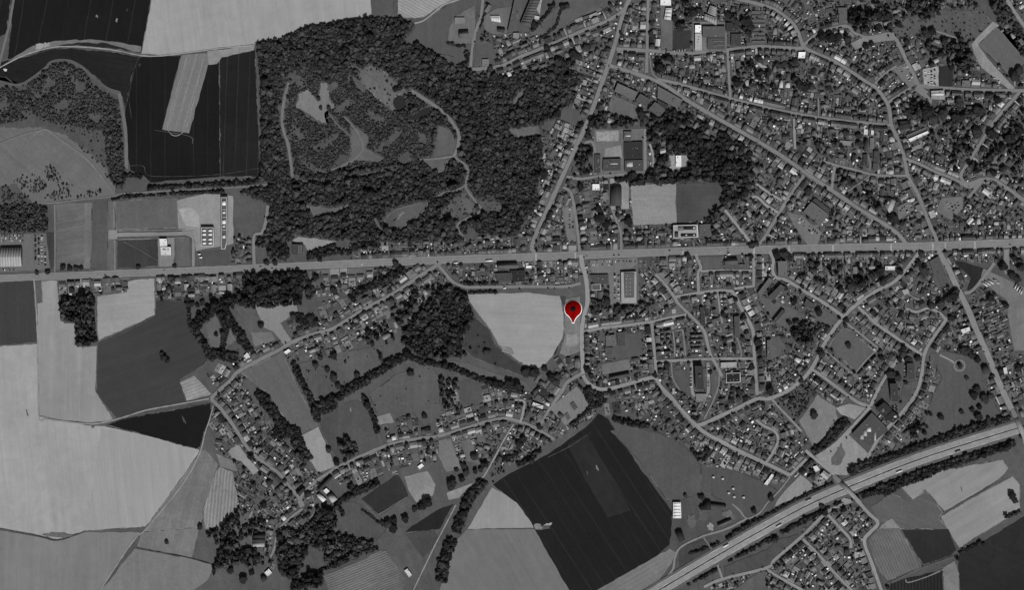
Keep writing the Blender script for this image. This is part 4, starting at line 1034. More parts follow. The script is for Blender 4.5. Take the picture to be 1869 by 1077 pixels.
def proto_mesh(kind, hip, tone):
    key = (kind, hip, tone)
    if key not in _hm:
        v, f = HP[hip][0 if kind == 'wall' else 1]
        me = bpy.data.meshes.new(kind); me.from_pydata(v.tolist(), [], f.tolist())
        me.materials.append(matte(tone, 'w' if kind == 'wall' else 'r')); me.update(); _hm[key] = me
    return _hm[key]
ROOFT = [48, 62, 74, 83, 92, 101, 110, 122, 138, 160, 186]
ROOFP = np.array([.06, .10, .13, .16, .15, .13, .10, .07, .05, .03, .02])
HOUSES = []; GARD = []
# road, from, to, side (L/R/B), style (T terrace, S estate, V village mix), garden depth, where
ROWS = [
 ('main','108,505','235,500','R','V',16,'below the main road left of the pale field'),
 ('main','285,497','445,491','R','V',28,'below the main road above the dark grey field'),
 ('main','588,484','692,480','R','D',18,'set back below the main road'),
 ('main','814,474','860,472','R','T',14,'below the main road left of the grey hall'),
 ('main','1018,467','1056,465','R','V',28,'below the main road above the red marker'),
 ('main','1202,461','1264,459','R','V',26,'below the main road left of the dark lawn'),
 ('main','1446,455','1672,451','R','T',48,'in the long terrace below the main road'),
 ('main','1738,449','1828,446','R','T',18,'below the main road right of the crossroads'),
 ('main','1845,445','1869,443','R','T',20,'below the main road at the right edge'),
 ('main','660,480','800,474','L','V',22,'above the main road by the wood'),
 ('main','802,474','834,473','L','V',18,'above the main road left of the wood path'),
 ('main','872,472','972,467','L','V',26,'above the main road left of the north road'),
 ('main','990,467','1128,462','L','V',26,'above the main road below the small car park'),
 ('main','1136,462','1224,459','L','T',14,'above the main road below the pale pitch'),
 ('main','1288,457','1362,455','L','T',26,'above the main road left of the roundabout'),
 ('main','1398,456','1650,450','L','V',22,'above the main road right of the roundabout'),
 ('main','1722,448','1869,443','L','T',22,'above the main road right of the crossroads'),
 ('north','981,425','1066,236','L','V',42,'left of the north road by the wood'),
 ('north','984,436','1024,350','R','V',24,'right of the north road lower half'),
 ('north','1078,208','1124,75','L','V',42,'left of the north road upper half'),
 ('north','1128,62','1147,5','R','T',30,'right of the north road at the top'),
 ('n18','905,121','1112,36','L','V',18,'above the slanting village street at the top'),
 ('n18','905,121','1112,36','R','V',24,'below the slanting village street at the top'),
 ('diag','1255,183','1600,400','L','V',26,'above the long diagonal street'),
 ('diag','1300,212','1460,308','R','S',22,'below the long diagonal street by the wood'),
 ('diag','1474,318','1600,402','R','S',24,'below the long diagonal street by the school'),
 ('diag','1124,122','1196,146','L','V',18,'at the top of the diagonal street'),
 ('upper','1206,146','1622,227','L','T',30,'above the narrow terraced street'),
 ('upper','1232,152','1622,227','R','T',24,'below the narrow terraced street'),
 ('curve','1366,2','1460,72','L','T',26,'outside the curved top street'),
 ('curve','1400,12','1460,72','R','T',20,'inside the curved top street'),
 ('cross','1288,95','1462,88','R','T',46,'below the factory street'),
 ('cross','1400,85','1460,87','L','T',14,'above the factory street near the curve'),
 ('cross','1128,90','1178,92','L','V',14,'above the factory street at the north road'),
 ('cross','1128,90','1178,92','R','V',14,'below the factory street at the north road'),
 ('high','1480,93','1594,156','L','T',26,'above the winding high street'),
 ('high','1480,93','1594,156','R','T',26,'below the winding high street'),
 ('high','1600,163','1626,222','L','T',26,'right of the high street bend'),
 ('high','1600,163','1626,222','R','T',24,'left of the high street bend'),
 ('high','1630,236','1650,286','L','V',24,'right of the high street middle'),
 ('high','1630,236','1650,286','R','V',20,'left of the high street middle'),
 ('high','1659,326','1704,424','L','V',28,'right of the high street near the crossroads'),
 ('high','1659,326','1704,424','R','V',28,'left of the high street near the crossroads'),
 ('grove','1472,78','1540,48','L','T',10,'above the lane to the grove'),
 ('grove','1472,78','1540,48','R','T',12,'below the lane to the grove'),
 ('mkt','1644,88','1672,146','L','V',14,'right of the market square'),
 ('east','1690,158','1852,165','R','T',36,'below the market street'),
 ('east','1742,162','1855,165','L','V',14,'above the market street'),
 ('east2','1856,174','1778,280','L','S',24,'left of the leafy diagonal lane'),
 ('east2','1856,174','1778,280','R','S',24,'right of the leafy diagonal lane'),
 ('mk1','1622,186','1660,161','L','T',14,'left of the lower market lane'),
 ('mk1','1622,186','1660,161','R','T',18,'right of the lower market lane'),
 ('mk2','1600,150','1634,121','L','T',16,'left of the upper market lane'),
 ('mk2','1600,150','1634,121','R','T',16,'right of the upper market lane'),
 ('mid','1660,292','1756,332','L','T',26,'above the street right of high street'),
 ('mid','1660,292','1756,332','R','T',30,'below the street right of high street'),
 ('mid','1812,328','1869,366','L','V',24,'above the street at the right edge'),
 ('mid','1812,328','1869,366','R','V',28,'below the street at the right edge'),
 ('west','1650,321','1530,303','L','V',14,'below the narrow orchard lane'),
 ('west','1650,321','1590,317','R','V',16,'above the narrow orchard lane'),
 ('st13','1462,327','1394,435','L','V',20,'right of the slanting street'),
 ('st13','1462,327','1394,435','R','V',16,'left of the slanting street'),
 ('st14','1326,386','1364,436','L','S',14,'right of the small estate street'),
 ('st14','1326,386','1364,436','R','S',18,'left of the small estate street'),
 ('st15','1384,361','1418,386','L','S',8,'above the lower estate lane'),
 ('st15','1384,361','1418,386','R','S',12,'below the lower estate lane'),
 ('n16','1183,4','1181,86','L','V',14,'right of the factory quarter lane'),
 ('n16','1183,4','1181,86','R','V',18,'left of the factory quarter lane'),
 ('l21','464,436','464,480','R','V',22,'left of the short northern street'),
 ('vill','792,488','540,622','R','V',30,'above the long village street'),
 ('vill','792,488','540,622','L','V',34,'below the long village street'),
 ('vill','505,641','392,721','R','V',20,'above the village street bend'),
 ('vill','425,690','392,721','L','V',14,'below the village street bend'),
 ('vil2','394,737','540,902','L','V',28,'right of the steep village street'),
 ('vil2','394,737','540,902','R','V',22,'left of the steep village street'),
 ('vil4','546,934','516,960','L','V',14,'below the village square lane'),
 ('vil4','546,934','516,960','R','V',14,'above the village square lane'),
 ('vil5','604,860','690,820','R','V',30,'below the left end of village road'),
 ('vil5','640,842','690,820','L','V',12,'above the left end of village road'),
 ('vil5','692,819','800,797','L','V',28,'above the middle of the village road'),
 ('vil5','692,819','800,797','R','V',34,'below the middle of the village road'),
 ('vil5','803,796','948,770','L','V',52,'above the right part of village road'),
 ('vil5','820,790','930,767','R','V',40,'below the right part of village road'),
 ('vil5','950,771','1008,800','R','V',26,'below the end of the village road'),
 ('vil5','965,777','1008,800','L','V',20,'above the end of the village road'),
 ('vil6','990,770','1056,685','L','V',34,'left of the road to the crossroads'),
 ('pin','1063,608','1064,668','L','T',16,'right of the pale marker road'),
 ('pin','1062,642','1064,674','R','V',24,'left of the pale marker road'),
 ('est1','1100,712','1194,692','R','S',34,'below the upper estate road'),
 ('est1','1212,714','1438,866','R','S',22,'on the lower side of the estate road'),
 ('est1','1296,795','1400,846','L','S',16,'on the upper side of the estate road'),
 ('est2','1288,773','1440,713','R','S',18,'below the estate avenue'),
 ('est2','1422,720','1482,672','L','T',26,'above the estate avenue bend'),
 ('est2','1502,630','1534,588','L','T',14,'left of the framed lawn'),
 ('est2','1566,552','1672,470','L','V',26,'above the avenue near the crossroads'),
 ('est2','1572,549','1666,478','R','V',28,'below the avenue near the crossroads'),
 ('est3','1532,573','1428,510','R','S',28,'above the diagonal avenue'),
 ('est4','1574,566','1676,642','L','S',16,'above the right estate street'),
 ('est4','1574,566','1676,642','R','S',14,'below the right estate street'),
 ('est5','1724,590','1692,636','L','S',18,'right of the curving road top'),
 ('est5','1724,590','1692,636','R','S',16,'left of the curving road top'),
 ('est5','1684,670','1598,806','L','S',26,'right of the curving estate road'),
 ('est6','1722,578','1656,564','L','S',14,'below the crescent'),
 ('est6','1722,578','1656,564','R','S',14,'above the crescent'),
 ('est7','1640,654','1596,728','R','S',22,'left of the slab block street'),
 ('est8','1578,738','1486,678','R','S',22,'above the small house street'),
 ('est8','1578,738','1486,678','L','S',16,'below the small house street'),
 ('est11','1384,770','1402,840','L','S',14,'right of the small close'),
 ('est11','1384,770','1402,840','R','S',14,'left of the small close'),
 ('est12','1444,866','1470,840','R','S',10,'right of the short link road'),
 ('est12','1444,866','1470,840','L','S',16,'left of the short link road'),
 ('brg','1474,826','1526,872','R','V',26,'left of the bridge road'),
 ('s38','1404,1032','1505,940','R','S',18,'on the southern estate road'),
 ('s39','1404,1042','1463,1077','L','S',20,'above the left southern street'),
 ('s39','1404,1042','1463,1077','R','S',18,'below the left southern street'),
 ('s40','1468,988','1553,1077','L','S',20,'above the middle southern street'),
 ('s40','1468,988','1553,1077','R','S',20,'below the middle southern street'),
 ('s41','1512,942','1552,998','L','S',18,'above the right southern street'),
 ('s41','1512,942','1552,998','R','S',16,'below the right southern street'),
 ('brg2','1572,922','1598,950','R','S',18,'left of the road below the bridge'),
 ('brg2','1580,1002','1606,1072','R','S',22,'left of the striped field road'),
 ('south','1768,568','1796,634','L','T',54,'right of the straight road with long gardens'),
 ('south','1764,560','1798,638','R','T',34,'left of the straight road with long gardens'),
 ('south','1812,676','1852,758','L','V',26,'right of the straight road near the motorway'),
 ('south','1812,676','1852,758','R','V',20,'left of the straight road near the motorway'),
 ('south','1722,474','1745,520','L','V',10,'right of the straight road at the crossroads'),
 ('e47','1236,541','1330,531','R','T',16,'below the main estate street'),
 ('e47','1342,540','1376,650','L','S',20,'right of the main estate street'),
 ('e47','1342,540','1376,650','R','S',16,'left of the main estate street'),
 ('e47','1378,660','1381,716','L','S',14,'right of the lower estate street'),
 ('e47','1378,660','1381,716','R','S',14,'left of the lower estate street'),
 ('e48','1198,502','1250,566','L','S',18,'right of the terraced estate street'),
 ('e48','1198,502','1250,566','R','S',18,'left of the terraced estate street'),
 ('e49','1248,576','1070,604','R','T',14,'above the street right of the marker'),
 ('e49','1248,576','1196,586','L','T',16,'below the street right of the marker'),
 ('e49b','1190,594','1197,684','L','T',14,'right of the straight estate street'),
 ('e49b','1190,594','1197,684','R','T',14,'left of the straight estate street'),
 ('e53','1294,494','1372,494','R','T',22,'in the long terrace behind the lane'),
 ('e52','1375.5,466','1375.5,520','L','S',14,'right of the roundabout street'),
 ('b12','1044,356','1058,456','L','V',24,'right of the car park street'),
 ('b15','1120,386','1134,452','L','V',12,'right of the pitch lane'),
 ('b15','1126,404','1134,452','R','V',16,'left of the pitch lane'),
 ('b18','976,476','978,512','L','V',20,'right of the parked car lane'),
]
# free standing rows inside the estates: from, to, depth, style, garden, where
XROWS = [
 ('1260,613','1283,612',5,10,'top row by the estate stacks'),('1260,621','1283,620',5,10,'second row by the estate stacks'),('1260,629','1283,628',5,8,'third row by the estate stacks'),('1260,637','1283,636',5,8,'fourth row by the estate stacks'),
 ('1204,606','1226,604',5,8,'top row beside the straight estate street'),('1204,614','1226,612',5,8,'second row beside the straight estate street'),('1204,622','1226,620',5,8,'third row beside the straight estate street'),('1204,630','1226,628',5,8,'fourth row beside the straight estate street'),
 ('1212,643','1234,642',6,8,'row above the level estate street'),('1242,642','1270,640',6,8,'second row above the level estate street'),
 ('1291,545','1291,590',8,12,'left footpath terrace'),('1303,545','1305,590',7,12,'middle footpath terrace'),('1322,545','1326,575',7,12,'right footpath terrace'),
 ('1214,674','1215,692',8,12,'block by the lone lawn'),('1234,700','1235,718',8,12,'block left of the loop road'),('1248,721','1250,740',8,12,'block below the loop road'),('1266,742','1268,760',8,12,'block left of the pale flat roof lane'),
 ('1292,738','1293,758',8,12,'block right of the pale flat roof lane'),('1316,728','1318,748',8,12,'block above the estate avenue'),('1366,676','1367,694',8,12,'upper block left of the lower street'),('1369,704','1370,722',8,12,'lower block left of the lower street'),
 ('1391,670','1392,690',8,12,'upper block right of the lower street'),('1391,698','1391,716',8,12,'lower block right of the lower street'),
 ('1324,630','1326,650',7,10,'left block on the level street'),('1339,628','1341,650',7,10,'middle block on the level street'),('1353,626','1355,650',7,10,'right block on the level street'),
 ('1172,602','1173,632',8,12,'upper stack left of the straight street'),('1175,640','1178,674',8,12,'lower stack left of the straight street'),
 ('1080,612','1080,672',9,10,'stack right of the marker road'),
 ('1513,640','1556,680',5,8,'lower left side of the framed lawn'),('1566,684','1600,650',5,8,'lower right side of the framed lawn'),('1546,588','1600,634',6,14,'upper right side of the framed lawn'),
 ('1574,695','1588,690',4,8,'top row of the small stacked houses'),('1574,703','1590,699',4,6,'middle row of the small stacked houses'),('1576,711','1592,707',4,6,'lower row of the small stacked houses'),
 ('1205,515','1228,500',6,10,'upper slanting row left of the estate lane'),('1210,530','1232,512',6,10,'lower slanting row left of the estate lane'),
 ('1093,575','1110,562',4,6,'first slanting row by the supermarket belt'),('1120,582','1136,568',4,6,'second slanting row by the supermarket belt'),('1143,580','1160,566',4,6,'third slanting row by the supermarket belt'),('1168,576','1184,562',4,6,'fourth slanting row by the supermarket belt'),
 ('1370,20','1356,36',6,8,'slanting row in the garage quarter'),
]
def along(line, a, b):
    c = line[0]; ia = int(np.argmin(((c - np.array(a)) ** 2).sum(1))); ib = int(np.argmin(((c - np.array(b)) ** 2).sum(1)))
    if ib < ia: ia, ib = ib, ia
    return c[ia:ib + 1], line[1][ia:ib + 1]
def clear(poly, bad):
    q = np.array(poly); c = q.mean(0)
    pts = [c] + [c + (p - c) * f for p in q for f in (0.9, 0.5)]
    return all(at(p[0], p[1]) not in bad for p in pts)
def frame(cx, cy, t, w, d):
    t = np.array(t); nn = np.array([-t[1], t[0]])
    return [np.array([cx, cy]) + t * u * w / 2 + nn * v * d / 2 for u, v in ((-1, -1), (1, -1), (1, 1), (-1, 1))]
def lay(c, offset, side, style, gd, where, row, depth=None):
    c = np.asarray(c); seg = np.linalg.norm(np.diff(c, axis=0), axis=1); s = np.concatenate([[0], np.cumsum(seg)]); L = s[-1]
    pos = R.uniform(0, 2); tone = None; run = 0; dep0 = depth or {'T': 8.4, 'S': 8.8, 'V': 8.8, 'D': 9.0}[style]; k = 0
    while pos < L - 3:
        w = {'T': R.uniform(4.6, 7.5), 'S': R.uniform(7.5, 11), 'V': R.choice([R.uniform(5.5, 8), R.uniform(8, 15)]), 'D': R.uniform(9, 13)}[style]
        if pos + w > L + 1: break
        m = pos + w / 2
        x = np.interp(m, s, c[:, 0]); y = np.interp(m, s, c[:, 1])
        x2 = np.interp(min(L, m + 3), s, c[:, 0]); y2 = np.interp(min(L, m + 3), s, c[:, 1]); x1 = np.interp(max(0, m - 3), s, c[:, 0]); y1 = np.interp(max(0, m - 3), s, c[:, 1])
        t = np.array([x2 - x1, y2 - y1]); t /= max(1e-6, np.linalg.norm(t)); nn = np.array([-t[1], t[0]]) * side
        of = np.interp(m, np.linspace(0, L, len(np.atleast_1d(offset))), np.atleast_1d(offset))
        dep = dep0 * R.uniform(.92, 1.1) if style != 'T' else dep0 * R.uniform(.97, 1.05)
        set_ = {'T': 0.9, 'S': R.uniform(2.5, 4.5), 'V': R.choice([0.8, R.uniform(1.5, 6)]), 'D': R.uniform(9, 16)}[style] if depth is None else 0
        if run <= 0:
            tone = int(R.choice(ROOFT, p=ROOFP / ROOFP.sum())); run = R.integers(1, 5) if style == 'T' else 1
            h = R.uniform(7.5, 9.5) if style in 'T' else R.uniform(6.5, 8.5)
        run -= 1
        d0 = of + set_ + dep / 2 if depth is None else 0
        cx, cy = x + nn[0] * d0, y + nn[1] * d0
        turn = style == 'V' and R.random() < .18
        gap = {'T': 0.0 if R.random() < .88 else R.uniform(2, 6), 'S': R.uniform(2, 4.5), 'V': 0 if R.random() < .4 else R.uniform(1.5, 6), 'D': R.uniform(3, 6)}[style]
        fp = frame(cx, cy, t, w, dep)
        if -20 < cx < MW + 20 and -20 < cy < MH + 20 and clear(fp, (1, 2, 3)):
            k += 1
            ang = math.atan2(-t[1], t[0])
            W_, D_ = (w - (0.15 if style == 'T' else 0)) * S, dep * S
            hip = int(style in 'SD' and R.random() < .45)
            if turn: ang += math.pi / 2; W_, D_ = D_, W_
            HOUSES.append(dict(x=cx, y=cy, a=ang, w=W_, d=D_, h=h * R.uniform(.96, 1.04), tone=tone, hip=hip, style=style, where=where, row=row, t=t))
            raster([tuple(p) for p in fp], 2)
            GARD.append((x, y, t, nn, w + gap, of, set_, dep, gd, where, depth is not None))
        elif clear(fp, (1, 2, 3, 4)) is False and R.random() < .5:
            GARD.append((x, y, t, nn, w + gap, of, set_, 0, gd, where, depth is not None))
        pos += w + gap
for i, (rk, a, b, side, style, gd, where) in enumerate(ROWS):
    c, wd = along(LINES[rk], P(a)[0], P(b)[0])
    if len(c) < 2: continue
    lay(c, wd / 2 + (1.8 if rk in ('main', 'south') else .4), 1 if side == 'R' else -1, style, gd, where, i)
for i, (a, b, dp, gd, where) in enumerate(XROWS):
    p0, p1 = P(a)[0], P(b)[0]
    lay([p0, ((p0[0] + p1[0]) / 2, (p0[1] + p1[1]) / 2), p1], 0, 1, 'T', gd, where, 1000 + i, depth=dp)
ALLP = np.concatenate([v[0] for k, v in LINES.items() if not k.startswith(('mw', 'pv'))]); ALLT = np.concatenate([v[2] for k, v in LINES.items() if not k.startswith(('mw', 'pv'))])
ZONES = [
 ('1150,0 1869,0 1869,440 1712,447 1380,455 975,465 1000,410 1075,225 1130,90', 1.0),
 ('866,140 880,60 930,62 960,60 1000,70 1130,0 1150,0 1075,225 1050,190 1040,130 990,125 930,137', 1.0),
 ('985,240 1070,225 975,465 945,430 990,340', 1.0),
 ('425,430 466,430 466,485 425,488', 1.2), ('640,445 850,440 975,440 975,465 640,482', .9), ('815,485 1060,475 1060,518 840,520', 1.0),
 ('1070,475 1712,452 1869,445 1869,490 1800,480 1760,470 1830,545 1845,640 1800,640 1700,640 1640,660 1590,740 1480,700 1400,730 1280,780 1200,705 1100,715 1065,690 1065,600', .85),
 ('1800,640 1869,640 1869,770 1850,765', 1.0), ('1590,745 1700,650 1720,690 1700,720 1690,770 1640,830 1590,850', .7),
 ('1200,705 1280,780 1400,735 1470,800 1480,840 1530,880 1480,890 1440,865 1395,880 1280,850 1190,780 1105,720', .9),
 ('385,700 470,640 560,600 700,520 800,485 830,530 740,600 560,655 440,695 480,770 560,850', .9), ('385,730 440,700 560,860 600,860 560,960 500,1040 470,1000 400,850 385,760', .95),
 ('600,862 690,818 800,790 920,740 1000,690 1060,640 1066,690 1090,760 930,850 800,840 700,850 620,885', .95), ('800,690 960,710 960,760 800,795', 1.0),
 ('1310,1060 1400,1030 1500,935 1550,918 1605,955 1580,985 1610,1077 1290,1077', 1.0), ('107,508 235,506 233,532 178,540 110,550', 1.0), ('285,503 445,498 446,530 350,546 285,546', 1.0), ('560,492 700,486 720,510 600,560 560,540', .5),
]
# ---------------------------------------------------------------- places named in the labels
MARKS = [(1046, 567, 'the red marker'), (1372, 450, 'the roundabout'), (1712, 450, 'the big crossroads'), (1545, 893, 'the motorway bridge'), (1862, 778, 'the right edge bridge'), (1195, 372, 'the pale sports pitch'),
 (21, 470, 'the ribbed warehouse'), (380, 432, 'the factory'), (1147, 525, 'the supermarket'), (1250, 423, 'the solar roofed school'), (1236, 932, 'the white barn'), (1587, 784, 'the flat depot'), (1276, 690, 'the tall dark block'),
 (1553, 637, 'the framed lawn'), (1751, 667, 'the round path'), (1698, 140, 'the gravel car park'), (1274, 76, 'the pale factory hall'), (1488, 390, 'the flat school roof'), (1820, 100, 'the corner football pitch'),
 (548, 911, 'the village square'), (385, 728, 'the village street bend'), (578, 820, 'the bright pale plot'), (730, 188, 'the square pond'), (1063, 683, 'the lower crossroads'), (945, 769, 'the lane fork'), (300, 655, 'the dark grey field'),
 (1675, 365, 'the high street'), (1640, 260, 'the bright long shed'), (1115, 160, 'the long hall'), (904, 35, 'the white greenhouse'), (1156, 280, 'the works yard'), (473, 985, 'the striped barn'), (1465, 100, 'the whitest house'),
 (1492, 765, 'the pale meadow'), (1810, 560, 'the coach park'), (1440, 1040, 'the southern estate'), (640, 680, 'the orchard meadow'), (800, 801, 'the village road'), (760, 890, 'the pale paddock'), (490, 585, 'the hedged paddock'), (940, 600, 'the pale central field'),
 (1790, 330, 'the road fork'), (1560, 240, 'the orchard greenhouse'), (1335, 700, 'the white framed roof'), (1425, 490, 'the tall pale hall'), (1640, 700, 'the slab blocks'), (1400, 800, 'the small close'), (1360, 190, 'the terraced street'), (1310, 380, 'the school wood')]
def place(x, y):
    d = [(x - a) ** 2 + (y - b) ** 2 for a, b, _ in MARKS]; i = int(np.argmin(d)); a, b, nm = MARKS[i]; dx, dy = x - a, y - b
    if abs(dx) > 2 * abs(dy): s = 'right of' if dx > 0 else 'left of'
    elif abs(dy) > 2 * abs(dx): s = 'below' if dy > 0 else 'above'
    else: s = ('lower' if dy > 0 else 'upper') + (' right of' if dx > 0 else ' left of')
    return s + ' ' + nm
def number(items, key, place_of):              # items: list of dict with x, y -> label text with an order inside each place
    g = {}
    for it in items: g.setdefault((it[key], place_of(it['x'], it['y'])), []).append(it)
    for (kd, pl), L in g.items():
        L.sort(key=lambda q: q['x'])
        for i, it in enumerate(L): it['label'] = '%s %s' % (kd, pl) + (', %s from the left' % ordinal(i + 1) if len(L) > 1 else ''); it['place'] = pl


# houses standing back from the street inside the blocks
for pts, dens in ZONES:
    poly = P(pts); xs = [q[0] for q in poly]; ys = [q[1] for q in poly]
    X, Y = np.meshgrid(np.arange(min(xs), max(xs), 15.0), np.arange(min(ys), max(ys), 15.0))
    X = X + R.uniform(-6, 6, X.shape); Y = Y + R.uniform(-6, 6, X.shape); kk = inside(poly, X, Y)
    for x, y in zip(X[kk], Y[kk]):
        d2 = (ALLP[:, 0] - x) ** 2 + (ALLP[:, 1] - y) ** 2; i = int(np.argmin(d2))
        if d2[i] > 48 ** 2 or not (4 < x < MW - 4 and 4 < y < MH - 4): continue
        if R.random() > (.55 if y < 455 else .34) * dens: continue
        t = ALLT[i]
        if R.random() < .6: t = np.array([-t[1], t[0]])
        w, dep = R.uniform(7, 13), R.uniform(5.5, 8.5)
        if not clear(frame(x, y, t, w + 2.5, dep + 2.5), (1, 2, 3, 4)): continue
        HOUSES.append(dict(x=x, y=y, a=math.atan2(-t[1], t[0]), w=w * S, d=dep * S, h=R.uniform(5, 8), tone=int(R.choice(ROOFT, p=ROOFP / ROOFP.sum())), hip=int(R.random() < .3), style='V', where='set back ' + place(x, y), row=2000, t=t))
        raster([tuple(q) for q in frame(x, y, t, w, dep)], 2)
# each house a thing of its own; only the smallest ones past 300 of a kind go into one mass
for st, nm in (('T', 'terraced_house'), ('SD', 'detached_house'), ('V', 'village_house')):
    L = [h for h in HOUSES if h['style'] in st]
    L.sort(key=lambda h: -h['w'] * h['d'])
    for i, h in enumerate(L): h['own'] = i < 300
    for h in L: h['name'] = nm
rows = {}
for h in HOUSES: rows.setdefault(h['where'], []).append(h)
for where, L in rows.items():
    vert = abs(L[-1]['y'] - L[0]['y']) > abs(L[-1]['x'] - L[0]['x'])
    L.sort(key=lambda h: h['y'] if vert else h['x'])
    for i, h in enumerate(L): h['ord'] = ordinal(i + 1) + (' from top' if vert else ' from left')
mass = Batch()
for h in HOUSES:
    loc = (wx(h['x']), wy(h['y']), 0)
    sc = (h['w'], h['d'], h['h'])
    wt = int(R.choice([80, 100, 125]))
    if h['own']:
        rt = empty(h['name'], loc, h['a'], sc)
        link('wall', proto_mesh('wall', h['hip'], wt), rt); link('roof', proto_mesh('roof', h['hip'], h['tone']), rt)
        shade = 'dark' if h['tone'] < 76 else 'grey' if h['tone'] < 118 else 'pale'
        tag(rt, '%s roofed house, %s %s' % (shade, h['ord'], h['where']), 'house', 'houses ' + h['where'])
    else:
        for kk, tn, kd in ((0, wt, 'w'), (1, h['tone'], 'r')):
            v, f = HP[h['hip']][kk]
            mass.put(v, f, np.full(len(f), mass.slot(matte(tn, kd))), loc, h['a'], sc)
if mass.n: tag(mass.build('small_houses'), 'smaller houses filling the terraces of the town', kind='stuff')
print('houses', len(HOUSES), {s: sum(h['style'] == s for h in HOUSES) for s in 'TSVD'})

# ---------------------------------------------------------------- trees: prototypes
import bmesh
def ico(sub):
    bm = bmesh.new(); bmesh.ops.create_icosphere(bm, subdivisions=sub, radius=1.0)
    v = np.array([p.co[:] for p in bm.verts]); f = np.array([[q.index for q in p.verts] for p in bm.faces]); bm.free(); return v, f
ICO = {k: ico(k) for k in (1, 2, 3)}
def crown(seed, sub, nleaf, leaf, lobes=7, jag=.22):
    r = np.random.default_rng(seed); v, f = ICO[sub]; v = v.copy()
    ld = r.normal(size=(lobes, 3)); ld[:, 2] = np.abs(ld[:, 2]) * .7 + .1; ld /= np.linalg.norm(ld, axis=1)[:, None]
    def rad(d):
        k = np.clip(d @ ld.T, 0, 1) ** 5
        return .62 + .42 * k.max(1)
    rr = rad(v) * (1 + r.uniform(-jag, jag, len(v)) * .6)
    v = v * rr[:, None]
    if nleaf:
        d = r.normal(size=(nleaf, 3)); d[:, 2] = np.abs(d[:, 2]) * np.where(r.random(nleaf) < .85, 1, -1); d /= np.linalg.norm(d, axis=1)[:, None]
        c = d * (rad(d) * r.uniform(.85, 1.12, nleaf))[:, None]
        nrm = d + r.normal(0, .55, (nleaf, 3)); nrm /= np.linalg.norm(nrm, axis=1)[:, None]
        u = np.cross(nrm, r.normal(size=(nleaf, 3))); u /= np.linalg.norm(u, axis=1)[:, None]; w = np.cross(nrm, u)
        sz = leaf * r.uniform(.6, 1.3, nleaf)[:, None]
        q = np.stack([c + u * sz, c + w * sz * .8, c - u * sz, c - w * sz * .8], 1).reshape(-1, 3)
        b = len(v) + 4 * np.arange(nleaf)
        f = np.concatenate([f, np.stack([b, b + 1, b + 2], 1), np.stack([b, b + 2, b + 3], 1)]); v = np.concatenate([v, q])
    v[:, 2] = v[:, 2] * .5 + .55
    return v, f
CR_BIG = [crown(100 + i, 3, 260, .13) for i in range(8)]
CR_MID = [crown(200 + i, 1, 26, .36, 8, .6) for i in range(12)]
CR_SML = [crown(300 + i, 1, 12, .42, 5, .5) for i in range(8)]
FT = [30, 36, 42, 48, 55, 64]
def plant(bt, x, y, r, h, protos, tones, an=.1):
    v, f = protos[R.integers(len(protos))]; tn = int(R.choice(tones))
    bt.put(v, f, np.full(len(f), bt.slot(matte(tn, 'f'))), (wx(x), wy(y), 0), R.uniform(0, 6.28), (r * S * R.uniform(1 - an, 1 + an), r * S * R.uniform(1 - an, 1 + an), h))

# ---------------------------------------------------------------- woods (masses whose crowns cannot be told apart)
def fill(pts, rmin, rmax, dens, hf, tones, label, name='woodland', ok=(0, 3), protos=None, keep=1.0, mark=4, patch=0.0):
    poly = P(pts); xs = [p[0] for p in poly]; ys = [p[1] for p in poly]
    bt = Batch(); sp = (rmin + rmax) / 2 * dens
    gx = np.arange(min(xs), max(xs) + sp, sp); gy = np.arange(min(ys), max(ys) + sp, sp * .87)
    X, Y = np.meshgrid(gx, gy); X = X + (np.arange(len(gy)) % 2)[:, None] * sp / 2
    X = X + R.uniform(-.38, .38, X.shape) * sp; Y = Y + R.uniform(-.38, .38, X.shape) * sp
    k = inside(poly, X, Y); n = 0
    if protos is None: protos = CR_MID if rmax > 2.9 else CR_SML
    for x, y in zip(X[k], Y[k]):
        if x < -12 or y < -12 or x > MW + 12 or y > MH + 12: continue
        if at(x, y) not in ok or R.random() > keep: continue
        if patch and math.sin(x * .11 + 2.1 * math.sin(y * .07)) + math.sin(y * .13 + 1.7 * math.sin(x * .06 + 1)) + R.normal(0, .35) > 2.0 - 2.2 * patch: continue
        rq = (rmin + rmax) * .42
        if any(at(x + u * rq, y + v * rq) in (1, 2) or (3 not in ok and at(x + u * rq, y + v * rq) == 3) for u, v in ((1, 0), (-1, 0), (0, 1), (0, -1.5))): continue
        rr = R.uniform(rmin * .7, rmax * 1.05) * (R.uniform(1.25, 1.7) if R.random() < .12 else 1)
        plant(bt, x, y, rr, rr * S * hf * R.uniform(.7, 1.25), protos, tones, .28); n += 1
    if mark: raster(poly, mark, only=[0])
    if bt.n: tag(bt.build(name), label, kind='stuff')
    return n
def belt(pts, width, rmin, rmax, label, hf=1.5, tones=(34, 40, 46, 54, 62), dens=.95, ok=(0, 3, 4, 5), name='hedgerow', keep=1.0):
    c = catmull(P(pts)); a, b, t = ribbon(c, width + R.normal(0, width * .08, len(c)))
    poly = [tuple(p) for p in a] + [tuple(p) for p in b[::-1]]
    return fill(' '.join('%.1f,%.1f' % p for p in poly), rmin * .8, rmax * .85, dens, hf, list(tones), label, name, ok, keep=keep)
D_, M_, L_ = [36, 42, 48, 56], [50, 58, 66, 76], [58, 68, 78, 90]
nw = 0
TERRIL = '500,150 540,130 600,128 650,140 690,180 730,215 790,235 790,285 760,300 700,300 650,310 600,318 545,322 520,300 510,240'
nw += fill(TERRIL, 1.3, 2.4, 1.5, 1.3, [50, 58, 68, 80], 'dense scrub on the old spoil heap in the big wood', 'scrub', ok=(0,), patch=.42)
